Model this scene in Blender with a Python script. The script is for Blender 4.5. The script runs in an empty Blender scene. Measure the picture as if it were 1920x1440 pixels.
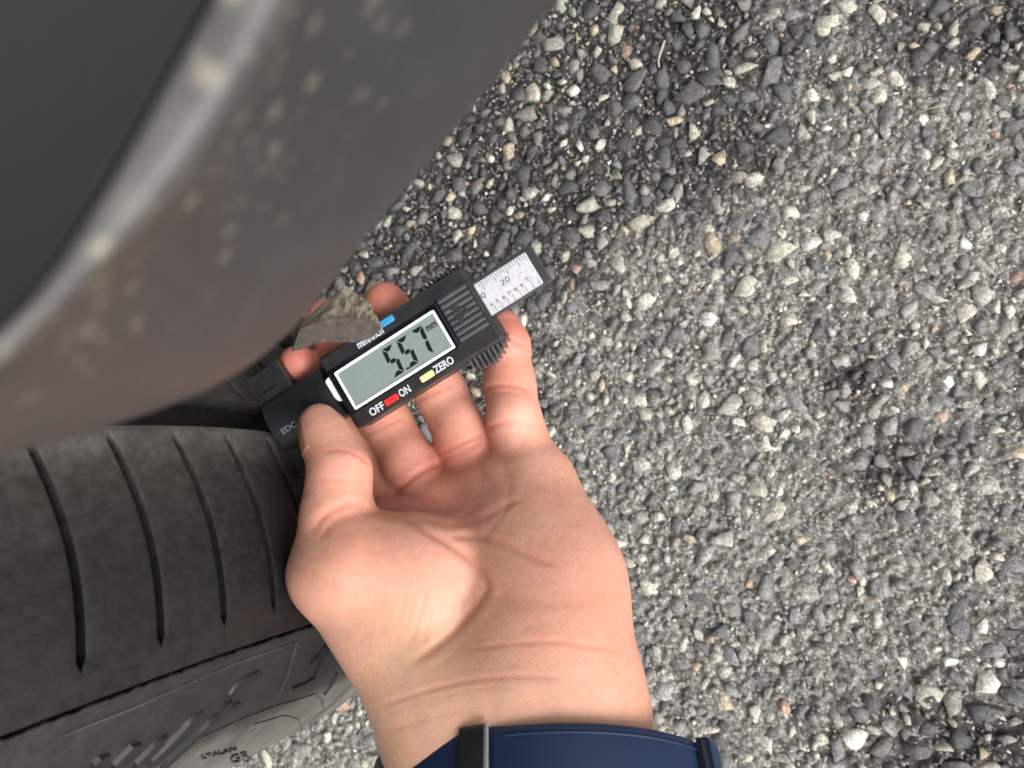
import bpy, bmesh, math, random
import numpy as np
from mathutils import Matrix, Vector
from mathutils.bvhtree import BVHTree

random.seed(7)
rng = np.random.default_rng(7)
SC = bpy.context.scene
COL = SC.collection
PI = math.pi

# ---------------------------------------------------------------- place and camera
# Survey frame: millimetres, x right, y up, z towards the phone that took the photograph.
FPX = 1445.0
def unit(v):
    v = np.asarray(v, float); return v / np.linalg.norm(v)
AX = unit([0.46515486, -0.84748395, 0.25573797])        # wheel axle, pointing out of the car
NR = np.array([0.87442845, 0.48487878, 0.01635398]); NR = unit(NR - AX * (NR @ AX))
ZR = np.cross(NR, AX); ZR = ZR if ZR[2] > 0 else -ZR
HUB = np.array([-346.81466766, -177.845922, -303.4973295])
R = 320.0
TILT = 0.30
UP = unit(math.cos(TILT) * ZR - math.sin(TILT) * NR)      # up from the road
EX = unit(math.cos(TILT) * NR + math.sin(TILT) * ZR)
EY = np.cross(UP, EX)
ROT = np.stack([EX, EY, UP])                              # survey -> world rotation
ORG = HUB - R * UP                                        # tyre contact point = world origin
def W(p):
    return ((np.asarray(p, float) - ORG) @ ROT.T) / 1000.0
def pix(px, py, d):
    px, py, d = np.broadcast_arrays(np.asarray(px, float), np.asarray(py, float), np.asarray(d, float))
    return np.stack([(np.asarray(px, float) - 960) / FPX * d, -(np.asarray(py, float) - 720) / FPX * d, -d], -1)
def to_pix(P):
    P = np.asarray(P); return np.stack([960 + FPX * P[..., 0] / -P[..., 2], 720 - FPX * P[..., 1] / -P[..., 2]], -1)
def to_survey(w):
    return np.asarray(w, float) * 1000.0 @ ROT + ORG

cam_data = bpy.data.cameras.new('camera')
cam = bpy.data.objects.new('camera', cam_data); COL.objects.link(cam)
cam_data.sensor_width = 36.0
cam_data.lens = 36.0 * FPX / 1920.0
cam_data.clip_start = 0.005; cam_data.clip_end = 500
m = Matrix.Identity(4)
for i in range(3):
    for j in range(3):
        m[i][j] = ROT[i][j]
m.translation = Vector(W([0, 0, 0]))
cam.matrix_world = m
cam_data.dof.use_dof = True
cam_data.dof.focus_distance = 0.270
cam_data.dof.aperture_fstop = cam_data.lens / 1.25
cam_data.dof.aperture_blades = 0
SC.camera = cam

# daylight: overcast, light coming softly from the open side (lower right of the view)
SUN_S = unit([0.50, -0.34, 0.80])
sun_w = Vector(ROT @ SUN_S)
wd = bpy.data.worlds.new('World'); SC.world = wd; wd.use_nodes = True
nt = wd.node_tree; nt.nodes.clear()
out = nt.nodes.new('ShaderNodeOutputWorld'); bg = nt.nodes.new('ShaderNodeBackground')
sky = nt.nodes.new('ShaderNodeTexSky'); sky.sky_type = 'NISHITA'; sky.sun_disc = False
sky.sun_elevation = math.asin(sun_w.z); sky.sun_rotation = math.atan2(sun_w.x, sun_w.y)
sky.dust_density = 4.0; sky.air_density = 1.0; sky.ozone_density = 1.0
hs = nt.nodes.new('ShaderNodeHueSaturation'); hs.inputs['Saturation'].default_value = 0.10
nt.links.new(sky.outputs[0], hs.inputs['Color']); nt.links.new(hs.outputs[0], bg.inputs['Color'])
bg.inputs['Strength'].default_value = 0.11
nt.links.new(bg.outputs[0], out.inputs[0])
sd = bpy.data.lights.new('sun', 'SUN'); sd.energy = 1.3; sd.angle = math.radians(40); sd.color = (1, .965, .92)
so = bpy.data.objects.new('sun', sd); COL.objects.link(so)
so.rotation_euler = Vector((sun_w.x, sun_w.y, sun_w.z)).to_track_quat('Z', 'Y').to_euler()
so.location = (0, 0, 3)
SC.view_settings.view_transform = 'Standard'; SC.view_settings.look = 'None'
SC.view_settings.gamma = 1.0; SC.view_settings.use_curve_mapping = False
SC.view_settings.exposure = 0.95

# ---------------------------------------------------------------- helpers
def tag(o, label=None, cat=None, kind=None, group=None):
    if label: o['label'] = label
    if cat: o['category'] = cat
    if kind: o['kind'] = kind
    if group: o['group'] = group
    return o
def world_loc(o):
    v = Vector((0, 0, 0))
    while o is not None:
        v += o.location; o = o.parent
    return v
def empty(name, p_survey, parent=None):
    o = bpy.data.objects.new(name, None); COL.objects.link(o)
    o.empty_display_size = .02
    loc = Vector(W(p_survey))
    if parent: o.parent = parent; loc = loc - world_loc(parent)
    o.location = loc
    return o
def mesh_from(name, Vw, faces, smooth=True, fix=True, angle=None):
    me = bpy.data.meshes.new(name)
    me.from_pydata([tuple(v) for v in Vw], [], [tuple(int(i) for i in f) for f in faces])
    if fix:
        bm = bmesh.new(); bm.from_mesh(me)
        bmesh.ops.recalc_face_normals(bm, faces=bm.faces); bm.to_mesh(me); bm.free()
    me.polygons.foreach_set('use_smooth', [bool(smooth)] * len(me.polygons))
    if angle is not None and smooth:
        me.set_sharp_from_angle(angle=math.radians(angle))
    me.update()
    return me
def mk(name, V, faces, mat, parent=None, smooth=True, fix=True, angle=None, origin=None):
    """One object from survey-frame points."""
    Vw = W(V)
    base = np.array(world_loc(parent)) if parent else (W(origin) if origin is not None else np.zeros(3))
    me = mesh_from(name, Vw - base, faces, smooth, fix, angle)
    if mat: me.materials.append(mat)
    o = bpy.data.objects.new(name, me); COL.objects.link(o)
    if parent: o.parent = parent
    else: o.location = base
    return o

# small shape builders: return (V, F) in local coordinates
class Geo:
    def __init__(s): s.V = []; s.F = []
    def add(s, V, F):
        n = len(s.V); s.V.extend([tuple(v) for v in V]); s.F.extend([tuple(i + n for i in f) for f in F]); return s
    def box(s, x0, x1, y0, y1, z0, z1):
        V = [(x0,y0,z0),(x1,y0,z0),(x1,y1,z0),(x0,y1,z0),(x0,y0,z1),(x1,y0,z1),(x1,y1,z1),(x0,y1,z1)]
        return s.add(V, [(3,2,1,0),(4,5,6,7),(0,1,5,4),(1,2,6,5),(2,3,7,6),(3,0,4,7)])
    def prism(s, outline, z0, z1, bev=0.0, inset=None):
        """outline: closed polygon (list of xy); inset: the same polygon shrunk by the bevel."""
        n = len(outline); rings = [[(x, y, z0) for x, y in outline]]
        if bev and inset is not None:
            rings += [[(x, y, z1 - bev) for x, y in outline], [(x, y, z1) for x, y in inset]]
        else:
            rings += [[(x, y, z1) for x, y in outline]]
        V = [p for r in rings for p in r]; F = [tuple(range(n))[::-1]]
        for k in range(len(rings) - 1):
            for i in range(n):
                j = (i + 1) % n; F.append((k*n+i, k*n+j, (k+1)*n+j, (k+1)*n+i))
        F.append(tuple(range((len(rings)-1)*n, len(rings)*n)))
        return s.add(V, F)
def rrect(x0, x1, y0, y1, r, ins=0.0, seg=5):
    x0 += ins; x1 -= ins; y0 += ins; y1 -= ins; r = max(r - ins, 0.02)
    P = []
    for cx, cy, a in ((x1-r,y1-r,0),(x0+r,y1-r,PI/2),(x0+r,y0+r,PI),(x1-r,y0+r,3*PI/2)):
        for k in range(seg + 1):
            t = a + k/seg*PI/2; P.append((cx + r*math.cos(t), cy + r*math.sin(t)))
    return P

# ---------------------------------------------------------------- material kit
class Mat:
    def __init__(s, name):
        s.m = bpy.data.materials.new(name); s.m.use_nodes = True
        s.t = s.m.node_tree; s.b = s.t.nodes['Principled BSDF']
        s.geo = None
    def n(s, kind, **kw):
        nd = s.t.nodes.new(kind)
        for k, v in kw.items():
            if k in nd.inputs.keys() if hasattr(nd.inputs, 'keys') else False: nd.inputs[k].default_value = v
            else: setattr(nd, k, v)
        return nd
    def l(s, a, b): s.t.links.new(a, b)
    def pos(s, mode='geo'):
        if mode == 'geo':
            if s.geo is None: s.geo = s.n('ShaderNodeNewGeometry')
            return s.geo.outputs['Position']
        tc = s.n('ShaderNodeTexCoord'); return tc.outputs['Object']
    def noise(s, scale, detail=4, rough=.55, vec=None, dist=0.0):
        nd = s.n('ShaderNodeTexNoise'); nd.inputs['Scale'].default_value = scale; nd.inputs['Detail'].default_value = detail
        nd.inputs['Roughness'].default_value = rough; nd.inputs['Distortion'].default_value = dist
        s.l(vec if vec is not None else s.pos(), nd.inputs['Vector']); return nd.outputs['Fac']
    def voro(s, scale, feature='F1', out='Distance', vec=None):
        nd = s.n('ShaderNodeTexVoronoi'); nd.feature = feature; nd.inputs['Scale'].default_value = scale
        s.l(vec if vec is not None else s.pos(), nd.inputs['Vector']); return nd.outputs[out]
    def ramp(s, fac, stops):
        r = s.n('ShaderNodeValToRGB'); e = r.color_ramp.elements
        while len(e) < len(stops): e.new(.5)
        for k, (p, c) in enumerate(stops):
            e[k].position = p; e[k].color = (c, c, c, 1) if not hasattr(c, '__len__') else (*c[:3], 1)
        s.l(fac, r.inputs[0]); return r.outputs[0]
    def mix(s, fac, a, b, mode='MIX'):
        x = s.n('ShaderNodeMix'); x.data_type = 'RGBA'; x.blend_type = mode
        for v, k in ((fac, 0), (a, 6), (b, 7)):
            if hasattr(v, 'is_output'): s.l(v, x.inputs[k])
            else: x.inputs[k].default_value = v if k == 0 else (*v[:3], 1)
        return x.outputs[2]
    def math(s, op, a, b=0.0):
        x = s.n('ShaderNodeMath'); x.operation = op
        for v, k in ((a, 0), (b, 1)):
            if hasattr(v, 'is_output'): s.l(v, x.inputs[k])
            else: x.inputs[k].default_value = v
        return x.outputs[0]
    def attr(s, name, out='Color'):
        a = s.n('ShaderNodeAttribute'); a.attribute_name = name; return a.outputs[out]
    def bump(s, h, strength, dist=.001):
        b = s.n('ShaderNodeBump'); b.inputs['Strength'].default_value = strength; b.inputs['Distance'].default_value = dist
        s.l(h, b.inputs['Height']); s.l(b.outputs[0], s.b.inputs['Normal'])
    def set(s, **kw):
        for k, v in kw.items():
            k = k.replace('_', ' ')
            sock = s.b.inputs[k]
            if hasattr(v, 'is_output'): s.l(v, sock)
            else: sock.default_value = (*v, 1) if hasattr(v, '__len__') and len(v) == 3 and sock.type == 'RGBA' else v
        return s

def plastic(name, col, rough=.45, grain=.25, scale=2500, spec=.5, scuff=0.0):
    M = Mat(name); n = M.noise(scale, 3); w = M.noise(180, 3)
    M.set(Base_Color=M.mix(M.ramp(w, [(.35, 0), (.75, 1)]), col, tuple(min(1, c*1.35 + .004) for c in col)), Roughness=M.math('ADD', M.math('MULTIPLY', w, .2), rough - .1), Specular_IOR_Level=spec)
    if scuff:
        mp = M.n('ShaderNodeMapping'); mp.inputs['Rotation'].default_value = (.3, .5, .9); mp.inputs['Scale'].default_value = (1, 14, 1); M.l(M.pos(), mp.inputs['Vector'])
        sn = M.noise(260, 3, .6, mp.outputs[0]); st_ = M.ramp(sn, [(.69, 0), (.72, scuff)])
        base_in = M.b.inputs['Base Color'].links[0].from_socket
        M.set(Base_Color=M.mix(st_, base_in, (.16, .16, .165)))
    M.bump(n, grain, .0002)
    return M.m
def paint(name, col, rough=.5):
    M = Mat(name); w = M.noise(900, 3)
    M.set(Base_Color=M.mix(M.ramp(w, [(.3, 0), (.7, 1)]), tuple(c*.88 for c in col), col), Roughness=rough); return M.m

MAT = {}
MAT['gauge_black'] = plastic('gauge_black', (.015, .015, .017), .40, scuff=.35)
MAT['gauge_grey'] = plastic('gauge_grey', (.034, .035, .038), .4)
MAT['knurl'] = plastic('knurl_worn', (.075, .076, .08), .4)
MAT['bezel'] = plastic('bezel_gloss', (.004, .004, .007), .12, .02)
MAT['lcd'] = paint('lcd_glass', (.215, .27, .245), .22)
MAT['lcd_ink'] = paint('lcd_ink', (.008, .01, .012), .3)
MAT['white_plastic'] = paint('white_plastic', (.8, .81, .82), .3)
MAT['print_white'] = paint('print_white', (.62, .68, .74), .5)
MAT['print_grey'] = paint('print_grey', (.26, .30, .35), .55)
MAT['print_ink'] = paint('print_ink', (.09, .085, .11), .5)
MAT['btn_blue'] = paint('button_blue', (.045, .28, .54), .4)
MAT['btn_yellow'] = paint('button_yellow', (.78, .70, .33), .4)
MAT['btn_red'] = paint('button_red', (.78, .03, .025), .4)
M = Mat('scale_plate'); w = M.noise(700, 4, .7)
M.set(Base_Color=M.mix(M.ramp(w, [(.35, 0), (.7, 1)]), (.52, .52, .55), (.70, .70, .73)), Metallic=.15, Roughness=.35); MAT['scale'] = M.m
MAT['steel'] = paint('steel', (.45, .45, .46), .3)

# ---------------------------------------------------------------- the road
def vnoise(x, y, s, seed):
    """smooth value noise in numpy"""
    g = np.random.default_rng(seed).random((256, 256))
    x = x / s; y = y / s; xi = np.floor(x).astype(int); yi = np.floor(y).astype(int); fx = x - xi; fy = y - yi
    fx = fx*fx*(3-2*fx); fy = fy*fy*(3-2*fy)
    a = g[xi % 256, yi % 256]; b = g[(xi+1) % 256, yi % 256]; c = g[xi % 256, (yi+1) % 256]; d = g[(xi+1) % 256, (yi+1) % 256]
    return (a*(1-fx)+b*fx)*(1-fy) + (c*(1-fx)+d*fx)*fy
def ground_hit(px, py):
    d = pix(px, py, 1.0) @ ROT.T; o = W([0, 0, 0])
    t = -o[2] / d[..., 2]
    return o + d * t[..., None]
def g2pix(x, y):
    P = np.stack([x, y, np.zeros_like(x)], -1)
    return to_pix(to_survey(P))
# bitumen-rich (dark) against worn (grey) areas: stains lying on the road, laid out in road metres
_tar = ground_hit(np.array([1560., 1500., 1400., 1150., 1010., 960., 760., 400., 700., 1100.]), np.array([-260., 80., 330., 430., 590., 760., 860., 700., 100., -300.]))[:, :2]
def inside(poly, x, y):
    c = np.zeros(x.shape, bool); n = len(poly)
    for i in range(n):
        x1, y1 = poly[i]; x2, y2 = poly[(i+1) % n]
        c ^= ((y1 > y) != (y2 > y)) & (x < (x2-x1)*(y-y1)/(y2-y1+1e-12)+x1)
    return c
def poly_sd(poly, x, y):
    d = np.full(x.shape, 1e9); n = len(poly)
    for i in range(n):
        a = poly[i]; b = poly[(i+1) % n]; ab = b-a
        t = np.clip(((x-a[0])*ab[0]+(y-a[1])*ab[1])/(ab@ab), 0, 1)
        d = np.minimum(d, np.hypot(x-a[0]-t*ab[0], y-a[1]-t*ab[1]))
    return np.where(inside(poly, x, y), -d, d)
_tar2 = ground_hit(np.array([1500., 1640., 1790., 1960., 2100., 2100., 1500.]), np.array([1500., 1340., 1275., 1225., 1200., 1600., 1600.]))[:, :2]
_spots = ground_hit(np.array([1600., 1650., 1690., 1720., 1880.]), np.array([722., 870., 850., 45., 60.]))
_spot_r = [.018, .02, .012, .03, .03]
def tar(x, y):
    n = (vnoise(x, y, .030, 1) - .5) * .9 + (vnoise(x, y, .009, 2) - .5) * .45
    a = 1 / (1 + np.exp((poly_sd(_tar, x, y) / .035 + n * 2.4 - .35) * 2.0)) * .96
    b = 1 / (1 + np.exp((poly_sd(_tar2, x, y) / .018 + n * 2.4) * 2.4)) * .9
    c = np.zeros(x.shape)
    for (sx, sy, _), r in zip(_spots, _spot_r):
        c = np.maximum(c, np.exp(-(((x-sx)**2+(y-sy)**2) / (r*r))) * (1.0 + n*.6))
    return np.clip(np.maximum(np.maximum(a, b), c) , 0, 1)

corners = ground_hit(np.array([0., 1920., 0., 1920.]), np.array([0., 0., 1440., 1440.]))
vis = ground_hit(np.array([560., 1060., 1920., 1920., 560.]), np.array([540., 0., 0., 1440., 1440.]))
gx0, gx1 = vis[:, 0].min() - .11, vis[:, 0].max() + .11
gy0, gy1 = vis[:, 1].min() - .11, vis[:, 1].max() + .11
def axis_lines(a, b, step):
    far = np.array([.15, .4, 1, 3, 9, 30, 90, 250.])
    return np.concatenate([(a - far)[::-1], np.arange(a, b, step), b + far])
xs = axis_lines(gx0, gx1, .0011); ys = axis_lines(gy0, gy1, .0011)
XX, YY = np.meshgrid(xs, ys, indexing='ij')
TT = tar(XX, YY)
H = (vnoise(XX, YY, .0046, 3) - .5) * .0022 + (vnoise(XX, YY, .0024, 4) - .5) * .0024 + (vnoise(XX, YY, .03, 5) - .5) * .0016
near = (XX > gx0) & (XX < gx1) & (YY > gy0) & (YY < gy1)
TT = np.where(near, TT, 0.0)
H = np.where(near, H - TT * .0012 - .0001, 0.0)
nx, ny = XX.shape
idx = np.arange(nx*ny).reshape(nx, ny)
quads = np.stack([idx[:-1, :-1], idx[1:, :-1], idx[1:, 1:], idx[:-1, 1:]], -1).reshape(-1, 4)
def fast_mesh(name, V, F, k):
    me = bpy.data.meshes.new(name)
    me.vertices.add(len(V)); me.vertices.foreach_set('co', np.asarray(V, np.float32).ravel())
    me.loops.add(F.size); me.loops.foreach_set('vertex_index', F.astype(np.int32).ravel())
    me.polygons.add(len(F)); me.polygons.foreach_set('loop_start', np.arange(0, F.size, k, dtype=np.int32))
    me.polygons.foreach_set('loop_total', np.full(len(F), k, np.int32))
    me.update(calc_edges=True); me.validate()
    return me
def set_attr(me, name, arr):
    a = me.attributes.new(name, 'FLOAT_COLOR', 'POINT')
    c = np.ones((len(me.vertices), 4), np.float32); c[:, :arr.shape[1]] = arr
    a.data.foreach_set('color', c.ravel())
me = fast_mesh('asphalt', np.stack([XX, YY, H], -1).reshape(-1, 3), quads, 4)
me.polygons.foreach_set('use_smooth', [True]*len(me.polygons))
set_attr(me, 'tar', np.repeat(TT.reshape(-1, 1), 3, 1))
M = Mat('asphalt_binder')
t = M.attr('tar', 'Fac')
grit = M.noise(900, 5, .75); fine = M.noise(2600, 3, .7); big = M.noise(60, 3)
wv_ = M.n('ShaderNodeVectorMath'); wv_.operation = 'ADD'; nz_ = M.n('ShaderNodeTexNoise'); nz_.inputs['Scale'].default_value = 500; M.l(M.pos(), nz_.inputs['Vector'])
sc_ = M.n('ShaderNodeVectorMath'); sc_.operation = 'SCALE'; sc_.inputs['Scale'].default_value = .0016; M.l(nz_.outputs['Color'], sc_.inputs[0]); M.l(M.pos(), wv_.inputs[0]); M.l(sc_.outputs[0], wv_.inputs[1])
chip = M.n('ShaderNodeSeparateColor'); M.l(M.voro(330, 'F1', 'Color', wv_.outputs[0]), chip.inputs[0]); cedge = M.voro(330, 'DISTANCE_TO_EDGE', 'Distance', wv_.outputs[0])
chip2 = M.n('ShaderNodeSeparateColor'); M.l(M.voro(800, 'F1', 'Color', wv_.outputs[0]), chip2.inputs[0])
worn = M.mix(M.ramp(grit, [(.38, 0), (.66, 1)]), (.14, .132, .119), (.51, .49, .445))
worn = M.mix(.75, worn, M.mix(1.0, worn, M.ramp(chip.outputs[0], [(0, .40), (.5, 1.0), (1, 1.8)]), 'MULTIPLY'))
worn = M.mix(M.ramp(chip2.outputs[1], [(.90, 0), (.91, .8)]), worn, (.72, .70, .64))
worn = M.mix(M.ramp(cedge, [(.0, .7), (.10, 0)]), worn, (.07, .066, .06))
worn = M.mix(M.ramp(fine, [(.64, 0), (.72, 1)]), worn, (.8, .78, .73))  # white specks: pale grit, and glints painted in as colour
dark = M.mix(M.ramp(grit, [(.4, 0), (.7, 1)]), (.009, .009, .009), (.050, .048, .044))
dark = M.mix(M.ramp(chip.outputs[0], [(.6, 0), (.62, .5)]), dark, (.10, .10, .10))
dark = M.mix(M.ramp(chip2.outputs[1], [(.90, 0), (.91, .8)]), dark, (.50, .46, .40))
dark = M.mix(M.ramp(fine, [(.68, 0), (.74, 1)]), dark, (.42, .38, .32))  # dimmer grit and painted glint specks on the tar
M.set(Base_Color=M.mix(t, worn, dark), Roughness=M.ramp(M.noise(1500, 2), [(.3, .35), (.7, .85)]), Specular_IOR_Level=.5)
M.bump(M.math('ADD', M.math('ADD', grit, M.math('MULTIPLY', fine, .5)), M.math('MULTIPLY', chip.outputs[2], .6)), 1.0, .001)
me.materials.append(M.m)
asphalt = bpy.data.objects.new('asphalt', me); COL.objects.link(asphalt)
tag(asphalt, 'worn grey asphalt road with embedded pale and blue grey stones and darker tarry patches', kind='structure')

M = Mat('aggregate_stone')
oi = M.n('ShaderNodeObjectInfo')
c = M.mix(1.0, M.attr('col'), oi.outputs['Color'], 'MULTIPLY')
g = M.noise(700, 5, .7); sp = M.noise(2300, 2, .6); v = M.noise(260, 3)
c = M.mix(1.0, c, M.ramp(g, [(.28, .35), (.72, 1.7)]), 'MULTIPLY')
c = M.mix(1.0, c, M.ramp(v, [(.3, .72), (.7, 1.3)]), 'MULTIPLY')
c = M.mix(M.ramp(sp, [(.62, 0), (.70, .75)]), c, (.78, .76, .72))  # bright specks paint glints into the stone colour
c = M.mix(M.ramp(sp, [(.24, .7), (.33, 0)]), c, (.02, .02, .02))
ct = M.noise(330, 5, .75); cf = M.math('MULTIPLY', M.ramp(ct, [(.53, 0), (.62, 1)]), .5)
c = M.mix(cf, c, M.mix(.78, c, (.03, .029, .027)))
M.set(Base_Color=c, Roughness=M.ramp(g, [(.3, .32), (.7, .7)]), Specular_IOR_Level=.5)
M.bump(M.math('ADD', g, M.math('MULTIPLY', sp, .4)), 1.0, .0012)
MAT['stone'] = M.m

def hull_proto(seed, npts, sub=False):
    r = np.random.default_rng(seed)
    P = r.normal(size=(npts, 3)); P /= np.linalg.norm(P, axis=1)[:, None]
    P *= (.70 + .42*r.random((npts, 1)))
    P[:, 0] *= 1 + .35*r.random(); P[:, 1] *= 1.0 - .35*r.random()
    P[:, 2] = np.clip(P[:, 2] + .12*P[:, 0]*r.normal() , -.8, .30 + .25*r.random())
    bm = bmesh.new()
    for p in P: bm.verts.new(p)
    res = bmesh.ops.convex_hull(bm, input=bm.verts)
    bmesh.ops.delete(bm, geom=[e for e in res['geom_interior'] if isinstance(e, bmesh.types.BMVert)], context='VERTS')
    bmesh.ops.triangulate(bm, faces=bm.faces)
    bm.verts.index_update()
    V = np.array([v.co[:] for v in bm.verts]); F = np.array([[v.index for v in f.verts] for f in bm.faces]); bm.free()
    return V, F
protos = [hull_proto(100+k, 13) for k in range(14)]
small = [hull_proto(200+k, 8) for k in range(10)]
# throw stones largest first into a hash grid
stones = []
cell = .010; hg = {}
def fits(x, y, r, f):
    ci, cj = int(x//cell), int(y//cell)
    for i in (-1, 0, 1):
        for j in (-1, 0, 1):
            for (a, b, q) in hg.get((ci+i, cj+j), ()):
                if (a-x)**2 + (b-y)**2 < ((q+r)*f)**2: return False
    hg.setdefault((ci, cj), []).append((x, y, r)); return True
LV = [(2400, .0064, .0098, .72), (9000, .0043, .0064, .68), (17500, .0029, .0043, .70), (37000, .0018, .0029, .74), (60000, .0010, .0018, .78)]
for tries, ra, rb, f in LV:
    U = rng.random((tries, 3))
    for u in U:
        x = gx0 + .004 + u[0]*(gx1-gx0-.008); y = gy0 + .004 + u[1]*(gy1-gy0-.008); r = ra + (rb-ra)*u[2]**1.5
        if fits(x, y, r, f): stones.append((x, y, r))
ST = np.array(stones)
TS = tar(ST[:, 0], ST[:, 1])
WARM = np.array([1.02, 1.0, .955])
pal = WARM*np.array([(.155, .16, .172), (.22, .225, .235), (.32, .318, .312), (.42, .41, .385), (.54, .52, .455), (.74, .72, .67), (.50, .42, .31), (.50, .34, .27), (.11, .11, .114)])
pw_worn = np.array([.15, .16, .19, .21, .17, .06, .03, .008, .022])
pw_tar = np.array([.24, .15, .10, .11, .13, .03, .03, .010, .20])
ci = np.array([rng.choice(len(pal), p=(pw_worn*(1-t)+pw_tar*t)/ (pw_worn*(1-t)+pw_tar*t).sum()) for t in TS])
SCOL = pal[ci] * (.85 + .5*rng.random((len(ST), 1))) * (1 - np.where(ci < 4, 1.0, .35)[:, None]*TS[:, None]*(.30 + .35*rng.random((len(ST), 1))))
_br = rng.random(len(ST))
SCOL = np.where(((ST[:, 2] < .0018) & (_br < .16))[:, None], np.array([[.78, .75, .68]])*(.75 + .3*rng.random((len(ST), 1))), SCOL)  # some of the finest grit near white, glints put into its colour
SCOL = np.where(((ST[:, 2] < .0018) & (_br > .985))[:, None], np.array([[.55, .30, .15]]), SCOL)
SPX = g2pix(ST[:, 0], ST[:, 1])
def in_view(px, py):
    ok = (px > 560) & (px < 1925) & (py > -5) & (py < 1445)
    panel = (py < 860) & (px < 1070 - (py/540.)*430)
    hand = (px < 1190) & (py > 560) & (px > 540) & ~((px > 1040) & (py < 860)) & ~((px < 690) & (py > 1280))
    return ok & ~panel & ~hand
SV = in_view(SPX[:, 0], SPX[:, 1])
dist = np.linalg.norm(np.stack([ST[:, 0], ST[:, 1], 0*TS], 1) - W([0, 0, 0]), axis=1)
size = ST[:, 2] / dist
order = np.argsort(-np.where(SV, size, 0))
single = set(order[:300].tolist())
proto_me = []
for k, (V, F) in enumerate(protos):
    pm = fast_mesh('stone', V, F, 3); set_attr(pm, 'col', np.ones((len(V), 3))); pm.materials.append(MAT['stone']); proto_me.append(pm)
ang = rng.random(len(ST))*2*PI; tilt = rng.normal(size=(len(ST), 2))*.16; pk = rng.integers(0, 14, len(ST))
zs = .62 + .38*rng.random(len(ST))
def stone_z(i):
    r = ST[i, 2]; t = TS[i]
    return -r*zs[i]*.40 + (rng.random()-.4)*.0014 + .0007
SVv, SFf, SCc = [], [], []; off = 0
for i in range(len(ST)):
    x, y, r = ST[i]; z = stone_z(i)
    if i in single:
        o = bpy.data.objects.new('stone', proto_me[pk[i]]); COL.objects.link(o); o.parent = asphalt
        o.location = (x, y, z); o.rotation_euler = (tilt[i, 0], tilt[i, 1], ang[i]); o.scale = (r*1.08, r*1.08, r*zs[i])
        o.color = (*SCOL[i], 1); continue
    V, F = protos[pk[i]] if r > .003 else small[pk[i] % 10]
    ca, sa = math.cos(ang[i]), math.sin(ang[i])
    P = V * np.array([r*1.08, r*1.08, r*zs[i]])
    P = np.stack([P[:, 0]*ca - P[:, 1]*sa, P[:, 0]*sa + P[:, 1]*ca, P[:, 2] + tilt[i, 0]*P[:, 0] + tilt[i, 1]*P[:, 1]], 1)
    SVv.append(P + np.array([x, y, z])); SFf.append(F + off); off += len(V); SCc.append(np.repeat(SCOL[i][None], len(V), 0))
me = fast_mesh('gravel', np.concatenate(SVv), np.concatenate(SFf), 3)
set_attr(me, 'col', np.concatenate(SCc)); me.materials.append(MAT['stone'])
gravel = bpy.data.objects.new('gravel', me); COL.objects.link(gravel); gravel.parent = asphalt; gravel['kind'] = 'stuff'

# bits of dry straw lying on the road
straw_m = paint('dry_straw', (.52, .42, .25), .7); twig_m = paint('pale_twig', (.50, .45, .36), .7)
for pts, wd_, mt_, lb in (([(1248, 80), (1242, 98), (1236, 118), (1238, 130)], .0016, twig_m, 'pale splintered twig lying on dark tarry asphalt'),
                          ([(1136, 314), (1144, 318), (1143, 328), (1150, 338), (1142, 341)], .0009, straw_m, 'curled tan straw bit lying on dark tarry asphalt'),
                          ([(1084, 66), (1085, 76), (1085, 86)], .0012, straw_m, 'short straight straw bit on the asphalt beside the bumper edge'),
                          ([(1722, 214), (1745, 207), (1772, 200)], .0006, straw_m, 'thin long straw bit lying across the grey asphalt')):
    P_ = ground_hit(np.array([p[0] for p in pts], float), np.array([p[1] for p in pts], float)); P_[:, 2] = .0030
    T_ = np.gradient(P_, axis=0); T_ /= np.linalg.norm(T_, axis=1)[:, None]; S_ = np.stack([-T_[:, 1], T_[:, 0], 0*T_[:, 0]], 1); n_ = len(P_)
    rr_ = wd_*np.linspace(1, .6, n_)[:, None]*.5; V_ = []
    for k_ in range(6): V_.append(P_ + S_*rr_*math.cos(k_*PI/3) + np.array([0, 0, 1.])*rr_*math.sin(k_*PI/3))
    V_ = np.concatenate(V_); b_ = P_[0].copy(); b_[2] = 0
    F_ = [(r*n_+i, r*n_+i+1, ((r+1) % 6)*n_+i+1, ((r+1) % 6)*n_+i) for r in range(6) for i in range(n_-1)] + [tuple(r*n_ for r in range(6)), tuple(r*n_+n_-1 for r in range(6))]
    sm_ = mesh_from('straw', V_ - b_, F_, True, True); sm_.materials.append(mt_)
    so2 = bpy.data.objects.new('straw', sm_); COL.objects.link(so2); so2.location = b_; tag(so2, lb, 'straw', None, 'dry straw bits on the asphalt')

# ---------------------------------------------------------------- the car: tyre, rim, bumper
car = empty('parked_car', HUB - R*UP)
tag(car, 'parked car seen close: dusty black tyre under a muddy grey plastic bumper edge', 'car')
def TY(a, ph, r):
    a = np.asarray(a, float); ph = np.asarray(ph, float); r = np.asarray(r, float)
    return HUB + a[..., None]*AX + r[..., None]*(np.cos(ph)[..., None]*NR + np.sin(ph)[..., None]*ZR)
AC = -50.0
def crown(a):
    t = np.abs(np.asarray(a, float) - AC)
    u = np.clip((t - 55) / 57.0, 0, None)
    return R - 8.2*u**2.3
M = Mat('tyre_rubber')
n1 = M.noise(26, 5, .6); n2 = M.noise(300, 4, .7); n3 = M.noise(1500, 3, .7)
base = M.mix(M.ramp(n2, [(.3, 0), (.75, 1)]), (.007, .007, .0075), (.015, .015, .0152))
dust = M.mix(n2, (.031, .029, .026), (.078, .072, .062))
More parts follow.
